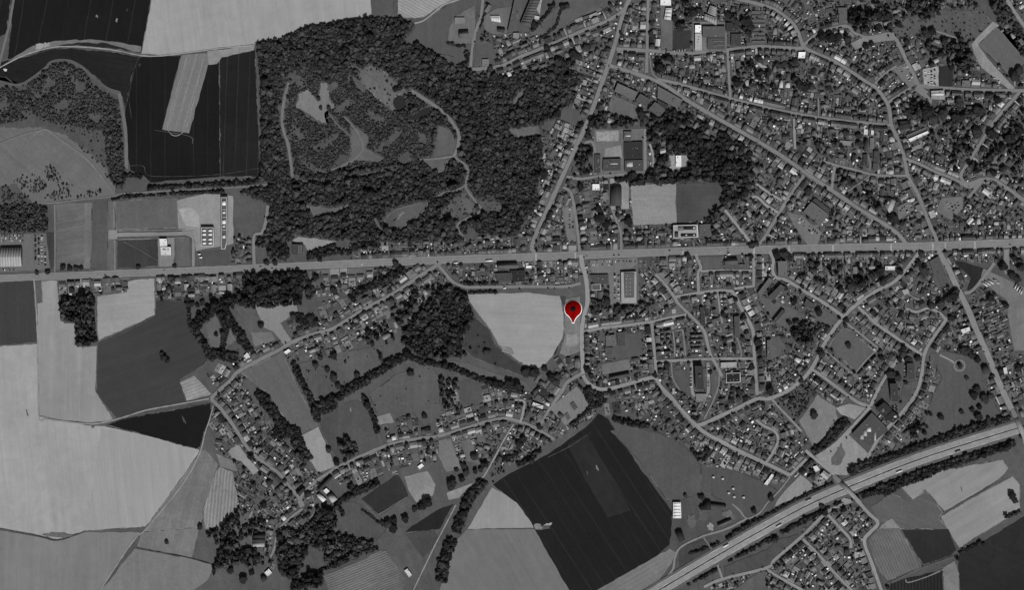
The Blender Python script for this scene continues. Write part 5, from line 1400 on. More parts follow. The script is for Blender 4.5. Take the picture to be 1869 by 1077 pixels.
nw += fill('655,130 680,118 700,130 730,155 742,165 722,176 726,196 715,201 690,180 660,150', 1.2, 2.4, 5, 1.5, M_, 'bushes dotted over the heath clearing', 'scrub', ok=(3,), keep=.8, mark=0)
nw += fill('800,396 825,366 848,350 866,374 868,386 840,399', 1.2, 2.4, 4, 1.5, M_, 'bushes dotted beside the lower wood path', 'scrub', ok=(3,), keep=.8, mark=0)
nw += fill('872,362 920,370 915,386 880,384', 1.2, 2.2, 4, 1.5, M_, 'bushes in the small clearing right of the path', 'scrub', ok=(3,), keep=.7, mark=0)
nw += fill('470,82 520,72 560,58 600,46 680,38 740,40 757,45 742,68 770,90 800,105 850,125 870,135 905,137 950,132 990,132 1030,120 1048,132 1058,150 1045,190 1000,210 985,240 990,300 980,340 985,372 958,400 944,432 872,426 856,410 842,442 700,440 620,436 608,440 540,430 530,440 480,446 486,400 492,372 440,352 470,332 480,300 476,150',
           1.8, 3.6, 1.22, 1.6, M_ + [46, 54, 62, 70], 'big dense broadleaf wood above the main road', ok=(0,))
nw += fill('475,90 560,64 680,44 740,48 735,75 800,110 870,138 990,136 1040,130 1050,150 1040,190 985,240 985,340 950,400 860,410 700,436 540,425 492,420 500,372 450,350 475,330 500,330 540,330 620,325 700,310 800,320 840,330 830,210 760,150 640,115 540,120 500,150 490,300', 3.4, 5.6, 3.0, 1.9, D_ + M_, 'taller old trees standing out of the big wood', ok=(0, 4), mark=0, keep=.8)
nw += fill('0,160 30,158 60,147 95,117 125,114 155,132 170,157 200,172 216,182 222,232 190,240 160,235 120,228 60,218 0,228', 1.5, 2.6, 1.75, 1.6, M_, 'low scrub of the rounded wood at the left', 'scrub', ok=(0, 3), patch=.4)
nw += fill('180,205 216,195 228,300 226,346 208,340 196,300 190,250', 1.8, 3, 1.6, 1.9, M_, 'strip of scrub beside the dark field', 'scrub', ok=(0,))
nw += fill('0,345 20,330 60,312 100,300 118,330 150,345 205,350 150,362 100,366 60,371 0,372', 1.4, 2.6, 2.4, 1.6, M_, 'loose scrub on the heath', 'scrub', ok=(0,), keep=.75, patch=.6)
nw += fill('100,225 190,240 200,330 160,300 140,262', 1.4, 2.4, 4.0, 1.6, M_, 'scattered bushes on the heath slope', 'scrub', ok=(0,), keep=.8, patch=.5)
nw += fill('0,374 68,372 86,380 90,424 0,427', 1.8, 3.0, 1.75, 1.9, M_, 'young plantation above the left car park', ok=(0,))
nw += fill('445,492 470,488 550,493 556,520 548,548 470,556 430,560 402,562 376,588 362,606 352,588 380,560 420,540 446,536', 2.8, 5.2, 1.15, 2.0, D_, 'dark wood below the main road at the left', ok=(0, 5))
nw += fill('800,520 848,534 868,588 884,612 884,650 850,650 800,656 760,650 736,622 745,592 770,560 790,540', 2.6, 5, 1.2, 1.8, D_ + M_, 'dark wood left of the pale central field', ok=(0,))
nw += fill('1075,213 1100,209 1180,214 1200,200 1250,208 1300,232 1340,252 1375,282 1386,310 1376,332 1352,362 1332,382 1320,402 1292,396 1315,370 1315,335 1235,332 1150,336 1160,316 1200,300 1182,250 1140,234 1075,231', 2.8, 5.2, 1.2, 1.8, D_ + [58, 64], 'dark wood behind the sports pitch', ok=(0,))
nw += fill('1055,266 1080,262 1083,312 1070,321 1046,306', 3, 4.6, 1.5, 2.2, D_ + M_, 'triangular copse left of the works', ok=(0,))
nw += fill('1690,72 1720,66 1770,76 1775,112 1768,132 1740,130 1722,110 1700,120 1692,95', 4, 6, 1.4, 2.4, D_, 'dark grove above the bright car park', ok=(0, 3))
nw += fill('1543,28 1580,13 1591,30 1580,60 1545,52', 4, 6.5, 1.35, 2.4, [34, 40, 46], 'round dark grove at the top right', ok=(0, 3))
nw += fill('1806,0 1830,0 1869,60 1869,102 1845,72 1822,40', 2.6, 4.4, 1.5, 2.0, M_, 'band of trees in the top right corner', ok=(0, 3))
nw += fill('107,550 140,540 165,535 177,547 180,622 166,636 140,626 137,592 116,586', 3, 5, 1.45, 2.4, D_ + M_, 'copse between the two pale fields', ok=(0,))
nw += fill('1077,540 1110,530 1121,557 1161,557 1200,546 1190,560 1140,572 1080,576', 2.6, 4.2, 1.5, 2.0, M_, 'tree belt behind the supermarket', ok=(0,))
nw += fill('1526,304 1570,316 1576,340 1552,362 1526,346', 3, 4.8, 1.45, 1.9, M_, 'orchard beside the short lane', ok=(0,))
nw += fill('1540,362 1588,350 1604,380 1600,394 1562,378', 3, 5, 1.6, 2.0, D_ + M_, 'trees above the diagonal street', ok=(0,))
nw += fill('1436,582 1470,586 1492,602 1484,634 1452,622 1440,600', 3.4, 5.2, 1.5, 2.2, D_ + M_, 'small park wood in the estate', ok=(0, 3))
nw += fill('1418,726 1442,719 1480,701 1490,720 1466,753 1452,768 1434,746', 1.5, 2.6, 2.0, 1.6, M_, 'bramble scrub on the estate wasteland', 'scrub', ok=(0,), keep=.8)
nw += fill('0,1036 14,1077 0,1077', 3, 5, 1.4, 2.2, D_, 'wood tip in the bottom left corner', ok=(0,))
nw += fill('398,1002 430,985 470,1010 492,1026 455,1036 420,1030 400,1040 386,1060 394,1020', 3.6, 5.6, 1.35, 1.7, D_ + M_, 'dark wood west of the bottom farm', ok=(0,), keep=.85)
nw += fill('500,972 560,960 600,970 640,980 682,990 680,1006 620,1030 592,1040 600,1012 562,996 546,1060 512,1042 500,1012', 3.4, 5.6, 1.35, 1.7, D_ + M_, 'dark wood east of the bottom farm', ok=(0,), keep=.85)
nw += fill('540,1060 575,1040 592,1048 588,1070 560,1077 520,1077', 3.4, 5.2, 1.4, 2.3, D_, 'trees beside the furrowed bottom field', ok=(0,))
nw += fill('570,925 610,930 618,955 610,970 560,960 548,950', 2.8, 4.6, 1.5, 2.1, D_ + M_, 'thicket below the village farm', ok=(0,))
nw += fill('620,808 632,800 650,812 656,828 640,836 622,828', 3, 4.6, 1.4, 2.0, M_, 'thicket in the dark grey meadow', ok=(0, 3))
nw += fill('1195,104 1228,100 1229,150 1202,142', 3.4, 5, 1.45, 2.2, D_, 'dark trees at the head of the diagonal street', ok=(0,))
nw += fill('380,880 400,850 420,880 440,960 470,940 490,960 440,985 400,1000 372,970 378,920', 3, 4.8, 1.6, 2.1, D_ + M_, 'trees along the western village gardens', ok=(0,), keep=.75)
nw += fill('790,690 834,688 832,742 800,746 794,716', 2.2, 4.2, 1.7, 1.9, D_ + M_, 'wooded garden end left of the dark square lawn', ok=(0, 5), keep=.8, mark=0)
nw += fill('1690,18 1800,18 1806,40 1775,72 1752,68 1695,50 1640,67 1628,55 1650,35', .9, 2.2, 5.5, 1.4, M_, 'bushes dotted over the rough top right meadow', 'scrub', ok=(3,), keep=.7, mark=0)
nw += fill('1655,0 1720,0 1715,25 1690,40 1660,30', 2.4, 4.2, 1.6, 1.9, D_ + M_, 'trees at the top right edge', ok=(0, 3, 5), keep=.7, mark=0)
nw += fill('545,664 600,652 625,642 690,634 640,700 600,733 575,730 560,700', .9, 2.0, 8, 1.5, D_, 'low bushes dotted over the orchard meadow', 'scrub', ok=(3,), keep=.3, mark=0)
nw += fill('675,722 722,684 780,667 800,690 805,760 775,780 740,735 686,753', .8, 1.8, 9, 1.4, D_, 'low bushes dotted over the northern meadow', 'scrub', ok=(3,), keep=.2, mark=0)
nw += fill('895,842 925,858 900,880 886,872', 1.2, 2.4, 3, 1.6, D_, 'bushes at the lane fork', 'scrub', ok=(0, 3), keep=.7, mark=0)
nw += fill('868,578 893,602 905,632 935,656 905,668 862,652 842,632', 1.2, 3, 6, 1.7, D_, 'bushes dotted over the dark meadow', 'scrub', ok=(3,), keep=.5, mark=0)
nw += fill('440,560 552,548 548,556 470,562', 2.5, 4, 1.4, 2, D_, 'lower fringe of the dark wood', ok=(0, 3))
for a in [
 ('270,345 340,341 400,337 440,336 474,330', 8, 2.6, 4.0, 'upper hedge of the old railway path'),
 ('203,362 240,357 300,353 360,351 410,349', 7, 2.2, 3.4, 'lower hedge of the old railway path'),
 ('222,322 240,320 258,324', 7, 2.4, 3.6, 'dark hedge corner of the black field'),
 ('472,80 500,76 545,60 570,50 620,43 680,36 735,36', 6, 2.6, 4.4, 'tree line on the upper edge of the big wood'),
 ('478,100 482,200 480,320', 7, 2.6, 4.2, 'left edge trees of the big wood'),
 ('409,563 424,590 440,615 455,640', 14, 3, 4.8, 'broad hedge beside the pale paddock'),
 ('347,592 362,612 378,638 390,655', 10, 2.8, 4.6, 'hedge right of the dark grey field'),
 ('388,640 410,650 432,654', 14, 3, 4.8, 'hedge closing the grey clearing'),
 ('340,548 346,570 346,590', 5, 2.2, 3.4, 'thin hedge below the roadside houses'),
 ('534,660 548,690 560,715 572,742 580,768', 9, 2.8, 4.4, 'long straight hedge between two meadows'),
 ('470,716 486,735 505,762 520,780 528,792', 15, 3, 5, 'thick hedge beside the long grey meadow'),
 ('500,790 535,790 545,812 560,840', 20, 3, 4.8, 'broad belt above the village gardens'),
 ('572,748 600,735 620,724 650,704 690,680 720,660 745,650', 13, 3.2, 5.2, 'dark diagonal hedge through the meadows'),
 ('578,752 600,745 612,735', 14, 2.6, 4.2, 'bushy end of the diagonal hedge'),
 ('662,724 672,742 682,762 690,790', 7, 2.4, 4.0, 'hedge between two grey meadows'),
 ('745,650 770,660 800,666 830,672 860,686 900,700 955,712', 9, 2.4, 4.2, 'bushy stream line below the dark wood'),
 ('690,640 697,655 702,665', 4, 2, 3, 'thin hedge in the orchard meadow'),
 ('848,524 830,530 812,528', 5, 2.2, 3.4, 'bushes at the upper left of the pale field'),
 ('832,518 870,520 910,519', 6, 2.2, 3.6, 'hedge above the level lane'),
 ('855,534 900,533 905,534', 3.5, 1.6, 2.6, 'low hedge on the upper edge of the pale field'),
 ('1324,988 1340,978 1360,965 1386,950', 11, 2.6, 4.4, 'dark trees on the upper motorway bank'),
 ('1386,948 1430,926 1480,900 1528,880', 5, 1.8, 3.0, 'thin hedge on the upper motorway bank'),
 ('1552,862 1580,848 1620,837 1660,823 1705,808', 13, 2.2, 3.8, 'bushes on the motorway bank below the depot'),
 ('1700,808 1730,797 1770,785 1810,773 1846,765', 13, 2.6, 4.2, 'trees on the upper motorway bank at right'),
 ('1324,1022 1350,1008 1385,990 1418,976', 14, 2.8, 4.6, 'dark tree belt on the lower motorway bank'),
 ('1425,970 1470,947 1510,927 1545,910', 11, 2.2, 3.6, 'bushes on the lower motorway bank'),
 ('1566,905 1600,894 1640,879 1700,858 1760,838 1820,818 1850,808', 15, 2.4, 4.2, 'long tree belt on the lower motorway bank'),
 ('1590,896 1620,900 1640,888 1700,866', 8, 2.0, 3.4, 'scrub below the long motorway belt'),
 ('1240,1071 1270,1056 1300,1042 1310,1038', 9, 2.2, 3.8, 'bushes at the bottom of the motorway'),
 ('1256,1012 1300,996 1312,990', 4, 1.8, 3, 'short hedge above the motorway'),
 ('1484,828 1500,818 1515,800 1530,782 1546,768', 15, 2.4, 4.0, 'thick hedge beside the pale meadow'),
 ('1470,830 1486,832', 8, 2.2, 3.6, 'foot of the thick hedge'),
 ('806,1062 808,1040 815,1010 826,985', 19, 3.2, 5.2, 'lower dark tree belt beside the pale field'),
 ('832,972 842,945 855,915 870,895 885,878', 17, 2.8, 4.6, 'upper tree belt beside the lane fork'),
 ('1750,1010 1775,998 1790,988', 5, 1.8, 3, 'dark hedge at the bottom right corner'),
 ('1835,945 1850,938 1862,932', 5, 2, 3.2, 'bushes on the lower right field edge'),
 ('905,845 930,835 945,828 950,822', 6, 2, 3.4, 'hedge above the dark field edge'),
 ('945,850 965,840 985,822', 8, 2.4, 4, 'bushes at the edge of the village'),
 ('1040,778 1062,760 1085,738', 5, 1.8, 3, 'hedge along the bare site'),
 ('1068,712 1090,722 1105,725 1085,740 1070,720', 10, 2.2, 3.6, 'thicket below the crossroads'),
 ('1120,765 1150,772 1185,778', 9, 2.2, 3.6, 'bushes above the grey meadow'),
 ('1262,820 1275,835 1290,838', 7, 2, 3.4, 'bushes behind the estate gardens'),
 ('1148,336 1180,333 1235,331', 6, 2.8, 4.4, 'tree row above the sports pitch'),
 ('1315,330 1330,350 1325,380', 9, 3, 4.6, 'tree edge right of the sports ground'),
 ('1290,398 1296,415 1305,425', 12, 2.8, 4.4, 'trees right of the grey annex'),
 ('1125,330 1150,326 1160,318', 8, 3, 4.4, 'trees above the pale forecourt'),
 ('1062,225 1075,250 1072,262', 10, 2.6, 4.2, 'trees where the wood meets the road'),
 ('1078,205 1094,165 1108,135', 5, 2, 3.2, 'hedge beside the north road'),
 ('970,55 985,40 1000,22 1012,5', 5, 1.8, 3, 'dark hedge slanting to the top'),
 ('875,50 884,25 892,5', 4, 1.6, 2.6, 'hedge beside the top lane'),
 ('985,70 1000,60 1015,45 1023,18', 4, 1.6, 2.6, 'second dark hedge slanting to the top'),
 ('840,120 855,110 850,95', 8, 2.6, 4, 'trees below the top meadow'),
 ('795,102 770,90 755,80', 8, 2.8, 4.4, 'dark tree edge below the top meadow'),
 ('815,78 830,82 850,84', 4, 1.6, 2.8, 'hedge below the top farm'),
 ('1560,118 1570,128 1560,140', 4, 1.6, 2.8, 'bushes above the winding high street'),
 ('1640,180 1665,200 1680,215', 10, 2.6, 4.4, 'trees below the market lane'),
 ('660,930 680,945 700,960', 3, 1.4, 2.2, 'thin hedge on the meadow edge'),
 ('590,1040 620,1030 650,1015 690,1000', 5, 2, 3.4, 'hedge above the furrowed bottom field'),
 ('400,570 412,600 405,640', 9, 2.6, 4.2, 'hedge inside the clearing'),
 ('628,940 618,920 640,905 665,895 690,880', 6, 2, 3.6, 'hedge above the dark square meadow'),
 ('635,885 650,895 670,890 690,876', 9, 2.4, 4, 'trees behind the village road gardens'),
 ('640,455 660,448 690,446', 10, 2.4, 3.8, 'trees beside the pale lot'),
 ('562,462 580,458 612,446', 5, 1.8, 3, 'hedge below the pale lot'),
 ('470,440 490,445 500,470', 16, 2.8, 4.4, 'roadside trees left of the flat roofed shop'),
 ('510,440 520,460 515,475', 16, 2.8, 4.4, 'roadside trees next to the flat roofed shop'),
 ('560,470 600,462 640,460', 8, 2.2, 3.8, 'roadside scrub right of the flat roofed shop'),
 ('690,490 740,482 790,478', 5, 2, 3.4, 'dark hedge below the main road'),
 ('640,545 660,530 690,518 700,505', 12, 2.2, 3.8, 'gardens full of bushes above the village street'),
 ('700,520 720,500 740,490', 12, 2.4, 4, 'bushy corner above the village street'),
 ('555,500 570,530 560,545', 8, 2.2, 3.8, 'right fringe of the dark wood'),
 ('540,575 560,590 575,580', 14, 2.6, 4.2, 'trees right of the pale paddock'),
]: nw += belt(*a)
for a, keep in [('670,600 700,585 720,620 700,640 668,630 650,610', .7), ('740,520 790,512 800,540 760,560 730,600 715,580', .7), ('1480,250 1520,240 1560,245 1570,290 1500,290', .35),
          ('1690,200 1760,190 1780,215 1869,200 1869,330 1840,330 1780,320 1740,310 1700,260 1690,230', .62), ('1470,60 1545,62 1550,80 1480,90', .6), ('1590,5 1640,5 1690,0 1690,40 1640,50 1600,60', .85),
          ('1340,110 1460,105 1480,160 1420,170 1345,160', .5), ('1480,478 1600,475 1640,480 1560,530 1500,520 1450,500', .45), ('1230,10 1260,5 1262,52 1230,54', .6), ('1325,20 1370,20 1378,70 1350,60 1330,40', .6),
          ('975,140 1050,135 1050,110 1000,112', .8), ('1640,190 1690,180 1700,230 1660,220', .5), ('1700,770 1690,790 1670,810 1640,800 1660,780', .6), ('1500,860 1480,850 1470,870 1500,885', .5)]:
    nw += fill(a, 2.8, 5.4, 2.0, 2.1, D_ + M_, 'leafy gardens with closely standing trees', 'garden_trees', ok=(0, 5), keep=keep, mark=0)
print('wood trees', nw)

# small trees along the pavements and verges
st_ = Batch()
for key, (c, w, t) in LINES.items():
    pr = .55 if key.startswith(('est', 'e4', 'e5', 's3', 's4')) else .4 if key in ROADS and ROADS[key][3] == 'road' else 0
    if not pr or key in ('main', 'fac', 'fac0', 'fac2', 'sq', 'sq2', 'brg', 'brg2'): continue
    for i in range(2, len(c) - 2, 4):
        for sd in (-1, 1):
            if R.random() > pr * .55: continue
            rr = R.uniform(.9, 2.3); p_ = c[i] + np.array([-t[i][1], t[i][0]]) * sd * (w[i] / 2 + R.uniform(.3, 1.6)) + R.uniform(-3, 3) * t[i]
            if 1 < p_[0] < MW - 1 and 1 < p_[1] < MH - 1 and at(*p_) not in (2, 4) and not (1024 < p_[0] < 1068 and 542 < p_[1] < 600): plant(st_, p_[0], p_[1], rr, rr * S * 1.7, CR_SML, D_ + M_, .25)
tag(st_.build('street_trees'), 'small trees and bushes along the pavements of the streets', kind='stuff')

# ---------------------------------------------------------------- gardens behind the houses
plots = MB()
GT = [56, 70, 81, 90, 98, 106, 115, 127, 142, 160]
GP = np.array([.07, .10, .14, .16, .16, .13, .10, .07, .04, .03]); GP /= GP.sum()
zg = 0.72
SHEDS = []; SHRUBS = []; HEDGES = []; GTREES = []
def quad(cx, cy, t, w, d, tone, z):
    q = frame(cx, cy, t, w, d)
    plots.add([(wx(p[0]), wy(p[1]), z) for p in q[::-1]], [(0, 1, 2, 3)], matte(tone, 'g'))
def cell(cx, cy, t, w, d, tone):
    q = frame(cx, cy, t, w, d)
    if not clear(q, (1, 2, 3, 4, 5)): return False
    quad(cx, cy, t, w, d, tone, zg + R.uniform(0, .06)); raster([tuple(p) for p in q], 5, only=[0])
    return True
def bright(): return int(R.choice([110, 130, 150, 170, 195, 225, 240], p=[.12, .16, .19, .18, .17, .12, .06]))
for (x, y, t, nn, w, of, set_, dep, gd, where, xr) in GARD:
    if not xr and set_ > 2 and dep:                       # front yard
        c = np.array([x, y]) + nn * (of + set_ / 2)
        cell(c[0], c[1], t, w * .96, set_ * .9, int(R.choice([70, 84, 98, 116, 134])))
    if not xr and dep and w > 9 and set_ > 1.5:            # paved drive beside the house
        c = np.array([x, y]) + nn * (of + (set_ + dep) / 2) + t * (w / 2 - 1.2)
        cell(c[0], c[1], t, 2.2, (set_ + dep) * .95, int(R.choice([112, 126, 142, 160])))
    if dep and R.random() < .6:                            # rear wing of the house
        sd_ = R.uniform(2.6, 5); c = np.array([x, y]) + nn * ((dep / 2 if xr else of + set_ + dep) + sd_ / 2 - .3) + t * R.uniform(-.25, .25) * w
        SHEDS.append((c[0], c[1], nn, sd_, R.uniform(2, 3.6), int(R.choice([60, 72, 84, 98, 120, 150, 180, 215])), where))
    pos = (dep / 2 if xr else of + set_ + dep) + .3; end = pos + gd * R.uniform(.85, 1.15); first = True; base = R.choice(GT, p=GP)
    p_ = None
    while pos < end - 1:
        L = R.uniform(2, 4.2) if first else R.uniform(3.5, 9)
        L = min(L, end - pos)
        c = np.array([x, y]) + nn * (pos + L / 2)
        tone = int(R.choice([88, 104, 124, 148, 172])) if first and R.random() < .7 else int(np.clip((base if R.random() < .55 else R.choice(GT, p=GP)), 34, 150))
        ww = w * R.uniform(.9, .99)
        if cell(c[0], c[1], t, ww, L * .97, tone):
            r = R.random()
            if first and r < .62:
                SHEDS.append((c[0] + t[0] * R.uniform(-.25, .25) * w, c[1] + t[1] * R.uniform(-.25, .25) * w, t, R.uniform(2, 4.6), R.uniform(1.6, 3.4), bright() if R.random() < .55 else int(R.choice([45, 55, 66, 80])), where))
            elif r < .34:
                SHEDS.append((c[0] + t[0] * R.uniform(-.3, .3) * w, c[1] + t[1] * R.uniform(-.3, .3) * w, t, R.uniform(1.7, 4), R.uniform(1.4, 3), bright() if R.random() < .42 else int(R.choice([45, 55, 66, 80, 95])), where))
            if R.random() < .5:
                for _ in range(R.integers(1, 4)):
                    SHRUBS.append((c[0] + R.uniform(-.45, .45) * w, c[1] + R.uniform(-.45, .45) * L, R.uniform(.6, 1.5)))
            if R.random() < .13:
                GTREES.append((c[0] + R.uniform(-.4, .4) * w, c[1] + R.uniform(-.4, .4) * L, R.uniform(1.7, 3.6)))
            if R.random() < .62:
                e = c + t * w * .5
                HEDGES.append((e[0], e[1], nn, L * R.uniform(.8, 1.0), R.uniform(.35, .8), R.uniform(1.8, 3.4)))
            if R.random() < .12:
                e = c + nn * L * .48
                HEDGES.append((e[0], e[1], t, w * .95, R.uniform(.35, .7), R.uniform(1.8, 3.0)))
        pos += L; first = False
# the rest of the built-up quarters: plots, yards and lawns following the nearest street
nz = 0
for pts, dens in ZONES:
    poly = P(pts); xs = [p[0] for p in poly]; ys = [p[1] for p in poly]
    sp = 5.2
    X, Y = np.meshgrid(np.arange(min(xs), max(xs), sp), np.arange(min(ys), max(ys), sp))
    X = X + R.uniform(-1.8, 1.8, X.shape); Y = Y + R.uniform(-1.8, 1.8, X.shape); k = inside(poly, X, Y)
    pp = np.stack([X[k], Y[k]], 1); R.shuffle(pp)
    for x, y in pp:
        if not (0 <= x < MW and 0 <= y < MH) or occ[int(y), int(x)] != 0 or R.random() > dens: continue
        i = int(np.argmin((ALLP[:, 0] - x) ** 2 + (ALLP[:, 1] - y) ** 2)); t = ALLT[i]
        if R.random() < .5: t = np.array([-t[1], t[0]])
        w, d = R.uniform(3.5, 7), R.uniform(4, 12)
        for f in (1.0, .6, .4):
            if cell(x, y, t, w * f, d * f, int(R.choice(GT, p=GP))):
                nz += 1; w *= f; d *= f
                if R.random() < .30: SHEDS.append((x + R.uniform(-1, 1), y + R.uniform(-1, 1), t, R.uniform(1.8, 5), R.uniform(1.6, 3.6), bright() if R.random() < .45 else int(R.choice([45, 55, 66, 80, 95])), 'among the gardens'))
                if R.random() < .45:
                    for _ in range(R.integers(1, 3)): SHRUBS.append((x + R.uniform(-3, 3), y + R.uniform(-3, 3), R.uniform(.6, 1.7)))
                if R.random() < (.2 if y < 460 else .12): GTREES.append((x + R.uniform(-2, 2), y + R.uniform(-2, 2), R.uniform(1.8, 4.2)))
                if R.random() < .5:
                    nn = np.array([-t[1], t[0]]); HEDGES.append((x + t[0] * w / 2, y + t[1] * w / 2, nn, d, R.uniform(.35, .8), R.uniform(1.8, 3.4)))
                break
tag(plots.build('garden_plots'), 'patchwork of garden plots, lawns, patios and yards of the town', kind='structure')

# hedges and fences between the plots
hb = Batch()
bv = np.array([(u, v, z) for z in (0, 1) for u, v in ((-.5, -.5), (.5, -.5), (.5, .5), (-.5, .5))], float)
bf = np.array([(4, 5, 6), (4, 6, 7)] + [f for i in range(4) for f in ((i, (i + 1) % 4, 4 + (i + 1) % 4), (i, 4 + (i + 1) % 4, 4 + i))])
for (x, y, t, L, w, h) in HEDGES:
    if at(x, y) in (1, 2, 3): continue
    hb.put(bv, bf, np.full(len(bf), hb.slot(matte(int(R.choice([38, 46, 56, 70])), 'h'))), (wx(x), wy(y), .3), math.atan2(-t[1], t[0]), (L * S, w * S, h))
tag(hb.build('garden_hedges'), 'thin dark hedges and fences between the garden plots', kind='stuff')
# shrubs and small garden trees
sb = Batch()
for (x, y, r) in SHRUBS:
    if at(x, y) in (1, 2, 3): continue
    plant(sb, x, y, r, r * S * 1.25, CR_SML, M_ + L_)
tag(sb.build('garden_shrubs'), 'shrubs dotted through the gardens of the town', kind='stuff')
tb = Batch()
for (x, y, r) in GTREES:
    if at(x, y) in (1, 2, 3): continue
    plant(tb, x, y, r, r * S * 1.7, CR_SML, D_ + M_)
tag(tb.build('garden_trees'), 'small garden trees dotted between the houses', kind='stuff')

# garden sheds and outbuildings: the 300 largest are things, the rest one mass
sv = np.array([(-.5, -.5, 0), (.5, -.5, 0), (.5, .5, 0), (-.5, .5, 0), (-.5, -.5, .78), (.5, -.5, .78), (.5, .5, .78), (-.5, .5, .78), (-.5, 0, 1), (.5, 0, 1)])
sw = np.array([(0, 1, 5), (0, 5, 4), (2, 3, 7), (2, 7, 6), (1, 2, 6), (1, 6, 5), (3, 0, 4), (3, 4, 7), (5, 6, 9), (7, 4, 8)])
sr = np.array([(-.53, -.55, .77), (.53, -.55, .77), (.53, .55, .77), (-.53, .55, .77), (-.53, 0, 1.03), (.53, 0, 1.03)])
srf = np.array([(0, 1, 5), (0, 5, 4), (2, 3, 4), (2, 4, 5)])
_sm = {}
def shed_mesh(kind, tone):
    if (kind, tone) not in _sm:
        me = bpy.data.meshes.new(kind); v, f = (sv, sw) if kind == 'wall' else (sr, srf)
        me.from_pydata(v.tolist(), [], f.tolist()); me.materials.append(matte(tone, 'w' if kind == 'wall' else 'r')); me.update(); _sm[(kind, tone)] = me
    return _sm[(kind, tone)]
SH = [dict(x=s[0], y=s[1], t=s[2], w=s[3], d=s[4], tone=s[5]) for s in SHEDS if at(s[0], s[1]) not in (1, 3) and 3 < s[0] < MW - 3 and 3 < s[1] < MH - 3]
SH.sort(key=lambda s: -s['w'] * s['d'])
for s in SH: s['kd'] = ('bright white' if s['tone'] > 185 else 'pale' if s['tone'] > 100 else 'grey' if s['tone'] > 60 else 'dark') + ' garden shed'
number(SH[:300], 'kd', place)
sm_ = Batch()
for i, s in enumerate(SH):
    loc = (wx(s['x']), wy(s['y']), .3); a = math.atan2(-s['t'][1], s['t'][0]); sc = (s['w'] * S, s['d'] * S, R.uniform(2.6, 4.4))
    if i < 300:
        rt = empty('garden_shed', loc, a, sc); link('wall', shed_mesh('wall', 90), rt); link('roof', shed_mesh('roof', s['tone']), rt)
        tag(rt, s['label'], 'shed', 'garden sheds ' + s['place'])
    else:
        for v, f, tn, kd in ((sv, sw, 90, 'w'), (sr, srf, s['tone'], 'r')): sm_.put(v, f, np.full(len(f), sm_.slot(matte(tn, kd))), loc, a, sc)
if sm_.n: tag(sm_.build('small_sheds'), 'smaller sheds, glasshouses and garages in the gardens', kind='stuff')
print('sheds', len(SH), 'shrubs', len(SHRUBS), 'hedges', len(HEDGES), 'gtrees', len(GTREES), 'zone', nz)

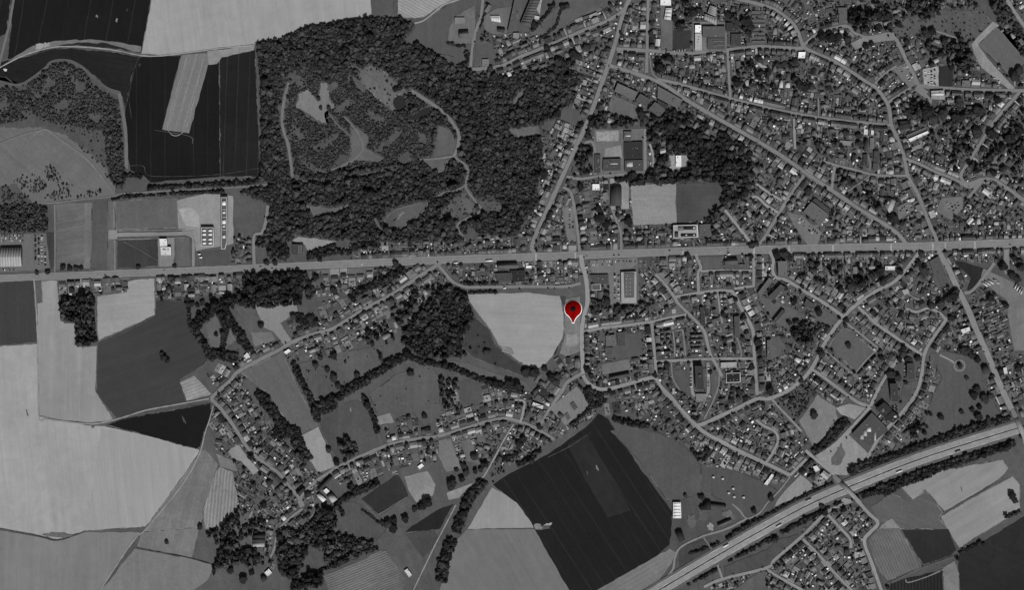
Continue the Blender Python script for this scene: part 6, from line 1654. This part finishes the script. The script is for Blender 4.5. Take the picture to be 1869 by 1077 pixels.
# ---------------------------------------------------------------- trees that stand apart
TREES = P('68,498 78,497 88,496 116,489 128,490 140,490 149,489 253,488 287,487 302,487 319,486 317,509 160,528 132,530 308,528 294,536 346,529 351,555 343,545 361,558 370,553 385,542 300,653 297,648 306,659 395,611')
TR = [4,3,5,5,5,5,4,4,3,3,4,5,4,5,5,4,5,5,4,4,5,4,6,5,5,4]
MORE = '''477,594,5.5 566,582,6 577,507,6 487,480,5 503,480,5 584,474,5 536,577,6 723,482,6 610,530,6 620,520,5 562,532,7 590,525,5 665,571,4 710,530,6
601,821,6 615,845,6 630,841,4 652,685,5 597,675,5 609,690,7 617,705,6 625,710,5 584,688,3 571,700,3 566,706,3 579,710,3 567,688,2.5 606,664,3 750,682,6 735,720,3 702,740,2.5 458,834,6 585,653,5 577,666,6 610,650,7 745,762,5 775,760,5
887,642,6 975,682,9 960,680,8 994,674,5 1018,688,6 1005,690,7 1015,697,7 930,700,8 945,705,8 866,833,7 855,837,3 846,850,6 884,848,7 955,802,6 948,812,7 1072,675,7 1078,687,5 1091,702,4 1127,698,5 1195,685,5 985,780,5 1113,715,4
464,886,6 492,880,6 482,923,6 448,934,4 530,903,5 562,904,6 421,1042,6 445,1058,7 460,1045,6 780,918,9 770,925,7 757,930,5 720,950,6 710,957,8 718,965,8 740,948,7 700,955,5 520,878,4 365,962,5 305,990,4 243,986,3
850,862,7 868,860,5 878,857,5 825,885,9 843,875,6 833,858,4
1372,448,6 1380,446,5 1417,466,8 1432,466,8 1440,471,7 1433,526,5 1358,579,5 1341,547,5 1494,571,7 1383,626,7 1385,640,6 1362,606,5 1355,618,6 1544,585,5 1548,631,5 1500,647,7 1464,523,4 1370,470,5 1255,467,5 1320,575,5 1448,552,6 1412,551,4
1217,668,6 1296,679,4 1338,712,5 1348,715,5 1371,670,6 1374,697,6 1335,732,6 1359,728,5 1388,655,5 1405,713,8 1461,694,5 1325,746,4 1269,763,6 1485,758,7 1441,731,5 1449,728,4 1290,823,6 1279,830,5
1647,645,6 1641,657,5 1675,655,6 1658,658,7 1625,683,8 1637,690,7 1653,699,4 1608,653,5 1751,668,5 1755,752,4 1774,749,5 1787,744,5 1785,762,7 1804,764,4 1789,779,6 1773,766,3 1766,767,3 1717,762,6 1698,756,4 1777,722,8 1783,712,7 1796,728,8 1807,724,6 1760,640,9 1770,647,8 1783,657,6 1764,690,4 1811,687,4 1858,673,7 1835,693,4
1681,465,6 1676,482,6 1685,495,8 1605,495,9 1600,482,5 1610,515,7 1640,496,7 1555,525,10 1570,520,8 1535,530,6 1714,555,9 1698,558,7 1743,534,7 1740,542,8 1730,545,7 1735,580,5 1620,557,5 1648,636,6 1807,545,7 1814,538,4 1834,558,6 1849,471,6 1830,487,8 1862,490,7 1855,510,7 1846,503,7
1655,78,6 1690,62,8 1701,58,7 1640,45,6 1605,30,9 1620,32,8 1603,48,6 1580,85,6 1590,80,5 1500,68,8 1515,70,9 1530,68,8 1545,72,6 1690,205,13 1703,217,11 1750,188,9 1785,203,10 1806,175,6 1820,183,7 1850,140,9 1858,130,8 1655,205,7 1720,210,10 1745,215,10 1668,187,5 1512,160,5 1525,163,4 1575,197,6
1265,24,8 1276,20,6 1330,30,9 1341,40,8 1360,40,10 1370,52,7 1240,50,8 1232,35,6 1458,155,9 1468,160,8 1480,160,6 1345,152,8 1370,120,7 1385,110,7 1420,120,6 1432,117,6 1450,112,6 1413,165,6
1028,12,6 1036,10,5 1070,88,7 1048,100,8 1020,112,8 1055,104,7 895,125,5 975,45,6 998,88,5 1135,62,5 1190,40,6 1188,62,5 1018,208,7 1170,208,8
992,318,8 1128,392,5 1147,405,8 1095,400,9 1106,411,8 1128,380,5 1092,382,6 1155,320,8 1185,325,8 1060,342,6
1780,242,10 1810,245,9 1745,268,6 1840,255,10 1828,270,7 1805,290,7 1830,310,6 1812,316,6 1860,240,9 1630,400,10 1645,408,5 1678,405,5 1568,262,6 1567,248,6 1543,242,6 1492,265,6 1475,350,7 1250,905,4 1280,908,6 1281,927,5 1376,933,5 1407,909,6 1213,905,2.5 1252,905,3
1846,905,7 1852,915,5 1842,1000,2 1795,995,4 1710,945,3 1714,952,3 1747,1020,4 1620,1073,4 1015,640,3 1013,636,3 1500,925,5 1505,935,6 1523,935,5 1540,930,5
564,192,2.5 582,180,4 586,197,3.5 600,197,4 650,232,3 706,170,3.5 722,163,5 730,160,5 750,178,5 762,192,3 580,210,2.5 655,268,3'''
T = [dict(x=p[0], y=p[1], r=r) for p, r in zip(TREES, TR)] + [dict(x=p[0], y=p[1], r=p[2]) for p in P(MORE)]
T = [t for t in T if not (1024 < t['x'] < 1068 and 542 < t['y'] < 600)]
T.sort(key=lambda t: -t['r']); T = T[:300]
for t in T: t['kd'] = 'huge round tree' if t['r'] > 8.5 else 'large round tree' if t['r'] > 6.5 else 'medium round tree' if t['r'] > 4.4 else 'small bushy tree'
number(T, 'kd', place)
def crown_mesh(i, tone):
    v, f = CR_BIG[i]; me = bpy.data.meshes.new('crown'); me.from_pydata(v.tolist(), [], f.tolist()); me.materials.append(matte(tone, 'f')); me.update(); return me
CM = [crown_mesh(i, [40, 46, 52, 44, 60, 38, 48, 56][i]) for i in range(8)]
def trunk_mesh():
    m = bpy.data.meshes.new('trunk'); V = []; F = []; k = 7
    for z, r in ((0, .09), (.1, .06), (.35, .05), (.6, .025)):
        V += [(r * math.cos(2 * math.pi * i / k), r * math.sin(2 * math.pi * i / k), z) for i in range(k)]
    for j in range(3): F += [(j * k + i, j * k + (i + 1) % k, (j + 1) * k + (i + 1) % k, (j + 1) * k + i) for i in range(k)]
    for a in (0.4, 2.4, 4.5):                              # limbs
        b = len(V); d = (math.cos(a), math.sin(a))
        V += [(.03 * d[0], .03 * d[1], .25), (-.03 * d[1], .03 * d[0], .28), (.03 * d[1], -.03 * d[0], .28), (.45 * d[0], .45 * d[1], .6)]
        F += [(b, b + 1, b + 3), (b + 1, b + 2, b + 3), (b + 2, b, b + 3)]
    m.from_pydata(V, [], F); m.materials.append(matte(44, 'w')); m.update(); return m
TM = trunk_mesh()
for t in T:
    r = t['r'] * S
    rt = empty('tree', (wx(t['x']), wy(t['y']), 0), R.uniform(0, 6.28), (r * 1.08, r * 1.08 * R.uniform(.88, 1.1), r * R.uniform(1.2, 1.55)))
    link('trunk', TM, rt); link('crown', CM[R.integers(8)], rt)
    tag(rt, t['label'], 'tree', 'trees ' + t['place'])

# ---------------------------------------------------------------- cars
def car_mesh(tone):
    sec = [(-2.1, .35, .8), (-2.1, .8, .8), (-1.2, .95, .85), (-.6, 1.45, .68), (.9, 1.45, .68), (1.5, .9, .85), (2.15, .75, .8), (2.15, .35, .8)]
    V = [(x, s * w, z) for s in (-1, 1) for x, z, w in sec]; k = len(sec)
    F = [(i, i + 1, k + i + 1, k + i) for i in range(k - 1)] + [tuple(range(k))[::-1], tuple(range(k, 2 * k))]
    V += [(-1.25, 0, .97)]
    m = bpy.data.meshes.new('car'); m.from_pydata(V[:-1], [], F); m.materials.append(matte(tone, 'c')); m.materials.append(matte(20, 'c')); m.update()
    m.polygons[2].material_index = 1; m.polygons[4].material_index = 1
    return m
CARM = {t: car_mesh(t) for t in (20, 40, 75, 130, 190, 240)}
CW = {20: 'black', 40: 'dark', 75: 'grey', 130: 'silver', 190: 'pale', 240: 'white'}
CARS = []
def car(x, y, a, tones=(20, 40, 75, 130, 190, 240, 240), z=1.35):
    CARS.append(dict(x=x, y=y, a=a, tone=int(R.choice(tones)), z=z))
def lot(pts, ang, pitch=2.3, rowgap=7.0, fillp=.7, n=60, tones=(20, 40, 75, 130, 190, 240)):
    poly = P(pts); c = np.mean(poly, axis=0); a = math.radians(ang); u = np.array([math.cos(a), math.sin(a)]); v = np.array([-u[1], u[0]]); k = 0
    for j in range(-12, 13):
        for i in range(-40, 41):
            p = c + u * i * pitch + v * j * rowgap + v * R.uniform(-.3, .3)
            if k < n and R.random() < fillp and inside(poly, np.array([p[0]]), np.array([p[1]]))[0] and at(*p) != 2:
                car(p[0], p[1], -a + math.pi / 2 + R.normal(0, .05), tones); k += 1
lot('46,430 82,429 84,484 48,486', 90, 2.4, 6.0, .75, 60)
lot('2,430 44,429 44,448 2,450', 0, 2.4, 4.6, .7, 34)
lot('2,489 40,488 40,496 2,497', 0, 2.4, 5, .5, 10)
lot('1112,498 1131,498 1131,545 1114,548', 90, 2.5, 7, .55, 22)
lot('1080,477 1160,474 1160,490 1082,492', 0, 2.6, 6, .45, 22)
lot('1688,128 1711,124 1711,155 1690,156', 90, 2.4, 5.6, .75, 30)
lot('1640,122 1655,118 1668,145 1655,152', 65, 2.6, 6, .55, 14)
lot('1452,398 1465,396 1494,424 1486,440 1472,434', 40, 2.6, 6, .5, 18)
lot('1030,380 1044,378 1048,436 1038,438', 90, 2.6, 6, .5, 12)
lot('1643,380 1660,370 1666,383 1645,396', 60, 2.6, 5, .5, 8)
lot('1716,366 1752,362 1750,378 1728,392', 70, 2.6, 6, .4, 12)
lot('975,478 981,478 981,512 975,512', 90, 2.8, 4, .6, 10)
lot('1258,664 1263,664 1264,712 1259,712', 90, 2.6, 5, .6, 10)
lot('1290,666 1296,666 1296,712 1290,712', 90, 2.6, 5, .6, 10)
lot('1648,668 1653,668 1654,690 1648,690', 90, 2.6, 5, .6, 6)
lot('1228,90 1262,91 1262,94 1228,93', 0, 2.4, 4, .7, 10)
lot('1354,66 1358,66 1358,84 1354,84', 90, 2.4, 5, .7, 6)
def traffic(key, n, lane=.25, p0=0, p1=1, tones=(20, 40, 75, 130, 190, 240)):
    c, w, t = LINES[key]
    for _ in range(n):
        i = int(R.uniform(p0, p1) * (len(c) - 2)); sd = R.choice([-1, 1]); nn = np.array([-t[i][1], t[i][0]])
        p = c[i] + nn * sd * w[i] * lane
        if 2 < p[0] < MW - 2 and 2 < p[1] < MH - 2: car(p[0], p[1], math.atan2(-t[i][1], t[i][0]) + (math.pi if sd > 0 else 0), tones)
traffic('main', 40, .2); traffic('main', 26, .42, .5, 1); traffic('south', 10, .2); traffic('north', 8, .25); traffic('high', 12, .4); traffic('diag', 14, .4); traffic('vill', 8, .38)
traffic('est1', 10, .4); traffic('est2', 8, .4); traffic('est3', 10, .4); traffic('e47', 8, .4); traffic('pin', 5, .2); traffic('upper', 8, .38); traffic('vil5', 6, .36); traffic('mid', 6, .4); traffic('est8', 6, .4); traffic('n18', 6, .38)
traffic('mw-5.9' + '10.2', 8, .25); traffic('mw5.69.6', 8, .25)
CARS = CARS[:420]
seen = []; keepc = []
for c_ in CARS:
    if any(abs(c_['x'] - q[0]) < 1.7 and abs(c_['y'] - q[1]) < 1.7 for q in seen) or (1024 < c_['x'] < 1068 and 542 < c_['y'] < 596): continue
    seen.append((c_['x'], c_['y'])); keepc.append(c_)
CARS = keepc[:300]
for c_ in CARS: c_['kd'] = 'small %s car' % CW[c_['tone']]
number(CARS, 'kd', place)
for c_ in CARS:
    o = link('parked_car', CARM[c_['tone']]); o.location = (wx(c_['x']), wy(c_['y']), c_['z']); o.rotation_euler = (0, 0, c_['a'])
    tag(o, c_['label'], 'car', 'cars ' + c_['place'])
# coaches and lorries
def coach(x, y, ang, L, tone, label, name='coach', cat='coach', z=1.3):
    rt = empty(name, (wx(x), wy(y), z), -math.radians(ang)); hw = 1.3
    def bx(nm, x0, x1, z0, z1, w, mat):
        m = MB(); V = [(a, b, z) for z in (z0, z1) for a, b in ((x0, -w), (x1, -w), (x1, w), (x0, w))]
        m.add(V, [(4, 5, 6, 7)] + [(i, (i + 1) % 4, 4 + (i + 1) % 4, 4 + i) for i in range(4)], mat); return m.build(nm, rt)
    bx('body', -L / 2, L / 2, .5, 3.1, hw, matte(tone, 'c')); bx('roof_hatch', -L / 4, -L / 4 + 1, 3.12, 3.3, .5, matte(90, 'c')); bx('windscreen', L / 2 + .01, L / 2 + .06, 1.5, 2.8, 1.15, matte(20, 'c'))
    for u in (-L / 3, L / 3): bx('axle', u - .45, u + .45, 0, .49, 1.25, matte(20, 'c'))
    tag(rt, label, cat, 'coaches and lorries')
for i, (x, y, a, L) in enumerate(((1797, 519, 35, 15), (1802, 517, 35, 15), (1808, 515, 35, 14), (1816, 512, 30, 9), (1820, 516, 30, 9), (1853, 523, 115, 12), (1857, 526, 115, 12), (1861, 530, 115, 12), (1864, 533, 115, 11))):
    coach(x, y, a, L, [190, 175, 185, 150, 165, 180, 190, 160, 175][i], 'white coach parked at the right edge, %s from the left' % ordinal(i + 1))
coach(893, 476, -2, 15, 235, 'white lorry on the main road above the grey hall', 'lorry', 'lorry')
coach(832, 480, -2, 9, 225, 'white van on the main road left of the white lorry', 'lorry', 'lorry')
coach(1239, 446.5, 0, 8, 235, 'white van below the solar roofed school', 'lorry', 'lorry')
coach(1330, 464, -2, 6, 235, 'white van on the main road by the grey hall', 'lorry', 'lorry')
coach(364, 464, 5, 6, 240, 'upper white lorry beside the factory road', 'lorry', 'lorry')
coach(367, 470, 5, 6, 240, 'lower white lorry beside the factory road', 'lorry', 'lorry')
coach(921, 526, -1, 6, 235, 'white van on the level lane above the pale field', 'lorry', 'lorry')

for (x, y, dn, L, tn, lab) in ((1330, 1003, 'up', 13, 225, 'white lorry on the upper motorway lane near the farm'), (1480, 920, 'up', 14, 150, 'grey lorry on the upper motorway lane left of the bridge'),
        (1640, 858, 'dn', 14, 215, 'white lorry on the lower motorway lane right of the bridge'), (1745, 820, 'dn', 12, 90, 'dark lorry on the lower motorway lane at right'), (1420, 955, 'dn', 13, 190, 'pale lorry on the lower motorway lane left of the bridge')):
    c_, w_, t_ = LINES['mw-5.910.2' if dn == 'up' else 'mw5.69.6']; i_ = int(np.argmin(((c_ - np.array((x, y))) ** 2).sum(1))); nn_ = np.array([-t_[i_][1], t_[i_][0]]) * (-2.2 if dn == 'up' else 2.2)
    coach(c_[i_][0] + nn_[0], c_[i_][1] + nn_[1], math.degrees(math.atan2(t_[i_][1], t_[i_][0])) + (180 if dn == 'up' else 0), L, tn, lab, 'lorry', 'lorry')

# ---------------------------------------------------------------- the red map marker, a flat solid lying on the plot beside the road
def drop(r, tip, grow, n=44):
    """outline of a marker: round head of radius r around the origin, point at distance tip below"""
    R_ = r + grow; T_ = tip + grow; pts = []
    a0 = math.radians(38)
    for i in range(n + 1):
        a = -a0 + (math.pi + 2 * a0) * i / n
        pts.append((R_ * math.cos(a), R_ * math.sin(a)))
    e = pts[-1]; w = 1.7 + grow * .6
    for k in range(1, 9):                                   # hollow flank down to the blunt point
        u = k / 8
        b = (1 - u) ** 2; c2 = 2 * u * (1 - u); d = u * u
        pts.append((b * e[0] + c2 * (-w - 1.2) + d * -w, b * e[1] + c2 * (-T_ * .68) + d * -T_))
    for k in range(8, 0, -1):
        u = k / 8
        b = (1 - u) ** 2; c2 = 2 * u * (1 - u); d = u * u
        pts.append((-(b * e[0] + c2 * (-w - 1.2) + d * -w), b * e[1] + c2 * (-T_ * .68) + d * -T_))
    return pts
mk = empty('map_marker', (wx(1046), wy(564), 0))
def slab(name, pts, z0, z1, mat):
    m = MB(); n = len(pts); V = [(x, y, z) for z in (z0, z1) for x, y in pts]
    m.add(V, [tuple(range(n, 2 * n))] + [(i, (i + 1) % n, n + (i + 1) % n, n + i) for i in range(n)], mat); return m.build(name, mk)
def plain(name, col):
    m = bpy.data.materials.new(name); m.use_nodes = True; b = m.node_tree.nodes['Principled BSDF']; b.inputs['Base Color'].default_value = (*col, 1); b.inputs['Roughness'].default_value = .9; b.inputs['Specular IOR Level'].default_value = .05
    nz_ = m.node_tree.nodes.new('ShaderNodeTexNoise'); nz_.inputs['Scale'].default_value = .2
    mx = m.node_tree.nodes.new('ShaderNodeMix'); mx.data_type = 'RGBA'; mx.inputs[0].default_value = 0.03; mx.inputs[6].default_value = (*col, 1)
    m.node_tree.links.new(nz_.outputs[0], mx.inputs[7]); mx.blend_type = 'MULTIPLY'; m.node_tree.links.new(mx.outputs[2], b.inputs['Base Color'])
    return m
slab('rim', drop(15.3 * S, 25.3 * S, 1.1 * S), .9, 1.5, plain('marker_white', (.95, .95, .95)))
bd = slab('body', drop(15.3 * S, 25.3 * S, 0), 1.51, 1.9, plain('marker_red', (lin(138) / K, 0.0004, 0.0008)))
slab('dot', [(4.9 * S * math.cos(i * math.pi / 16), 4.9 * S * math.sin(i * math.pi / 16)) for i in range(32)], 1.91, 2.1, plain('marker_dark', (lin(20) / K,) * 3))
tag(mk, 'dark red map marker with white rim and dark dot beside the pale road', 'marker')
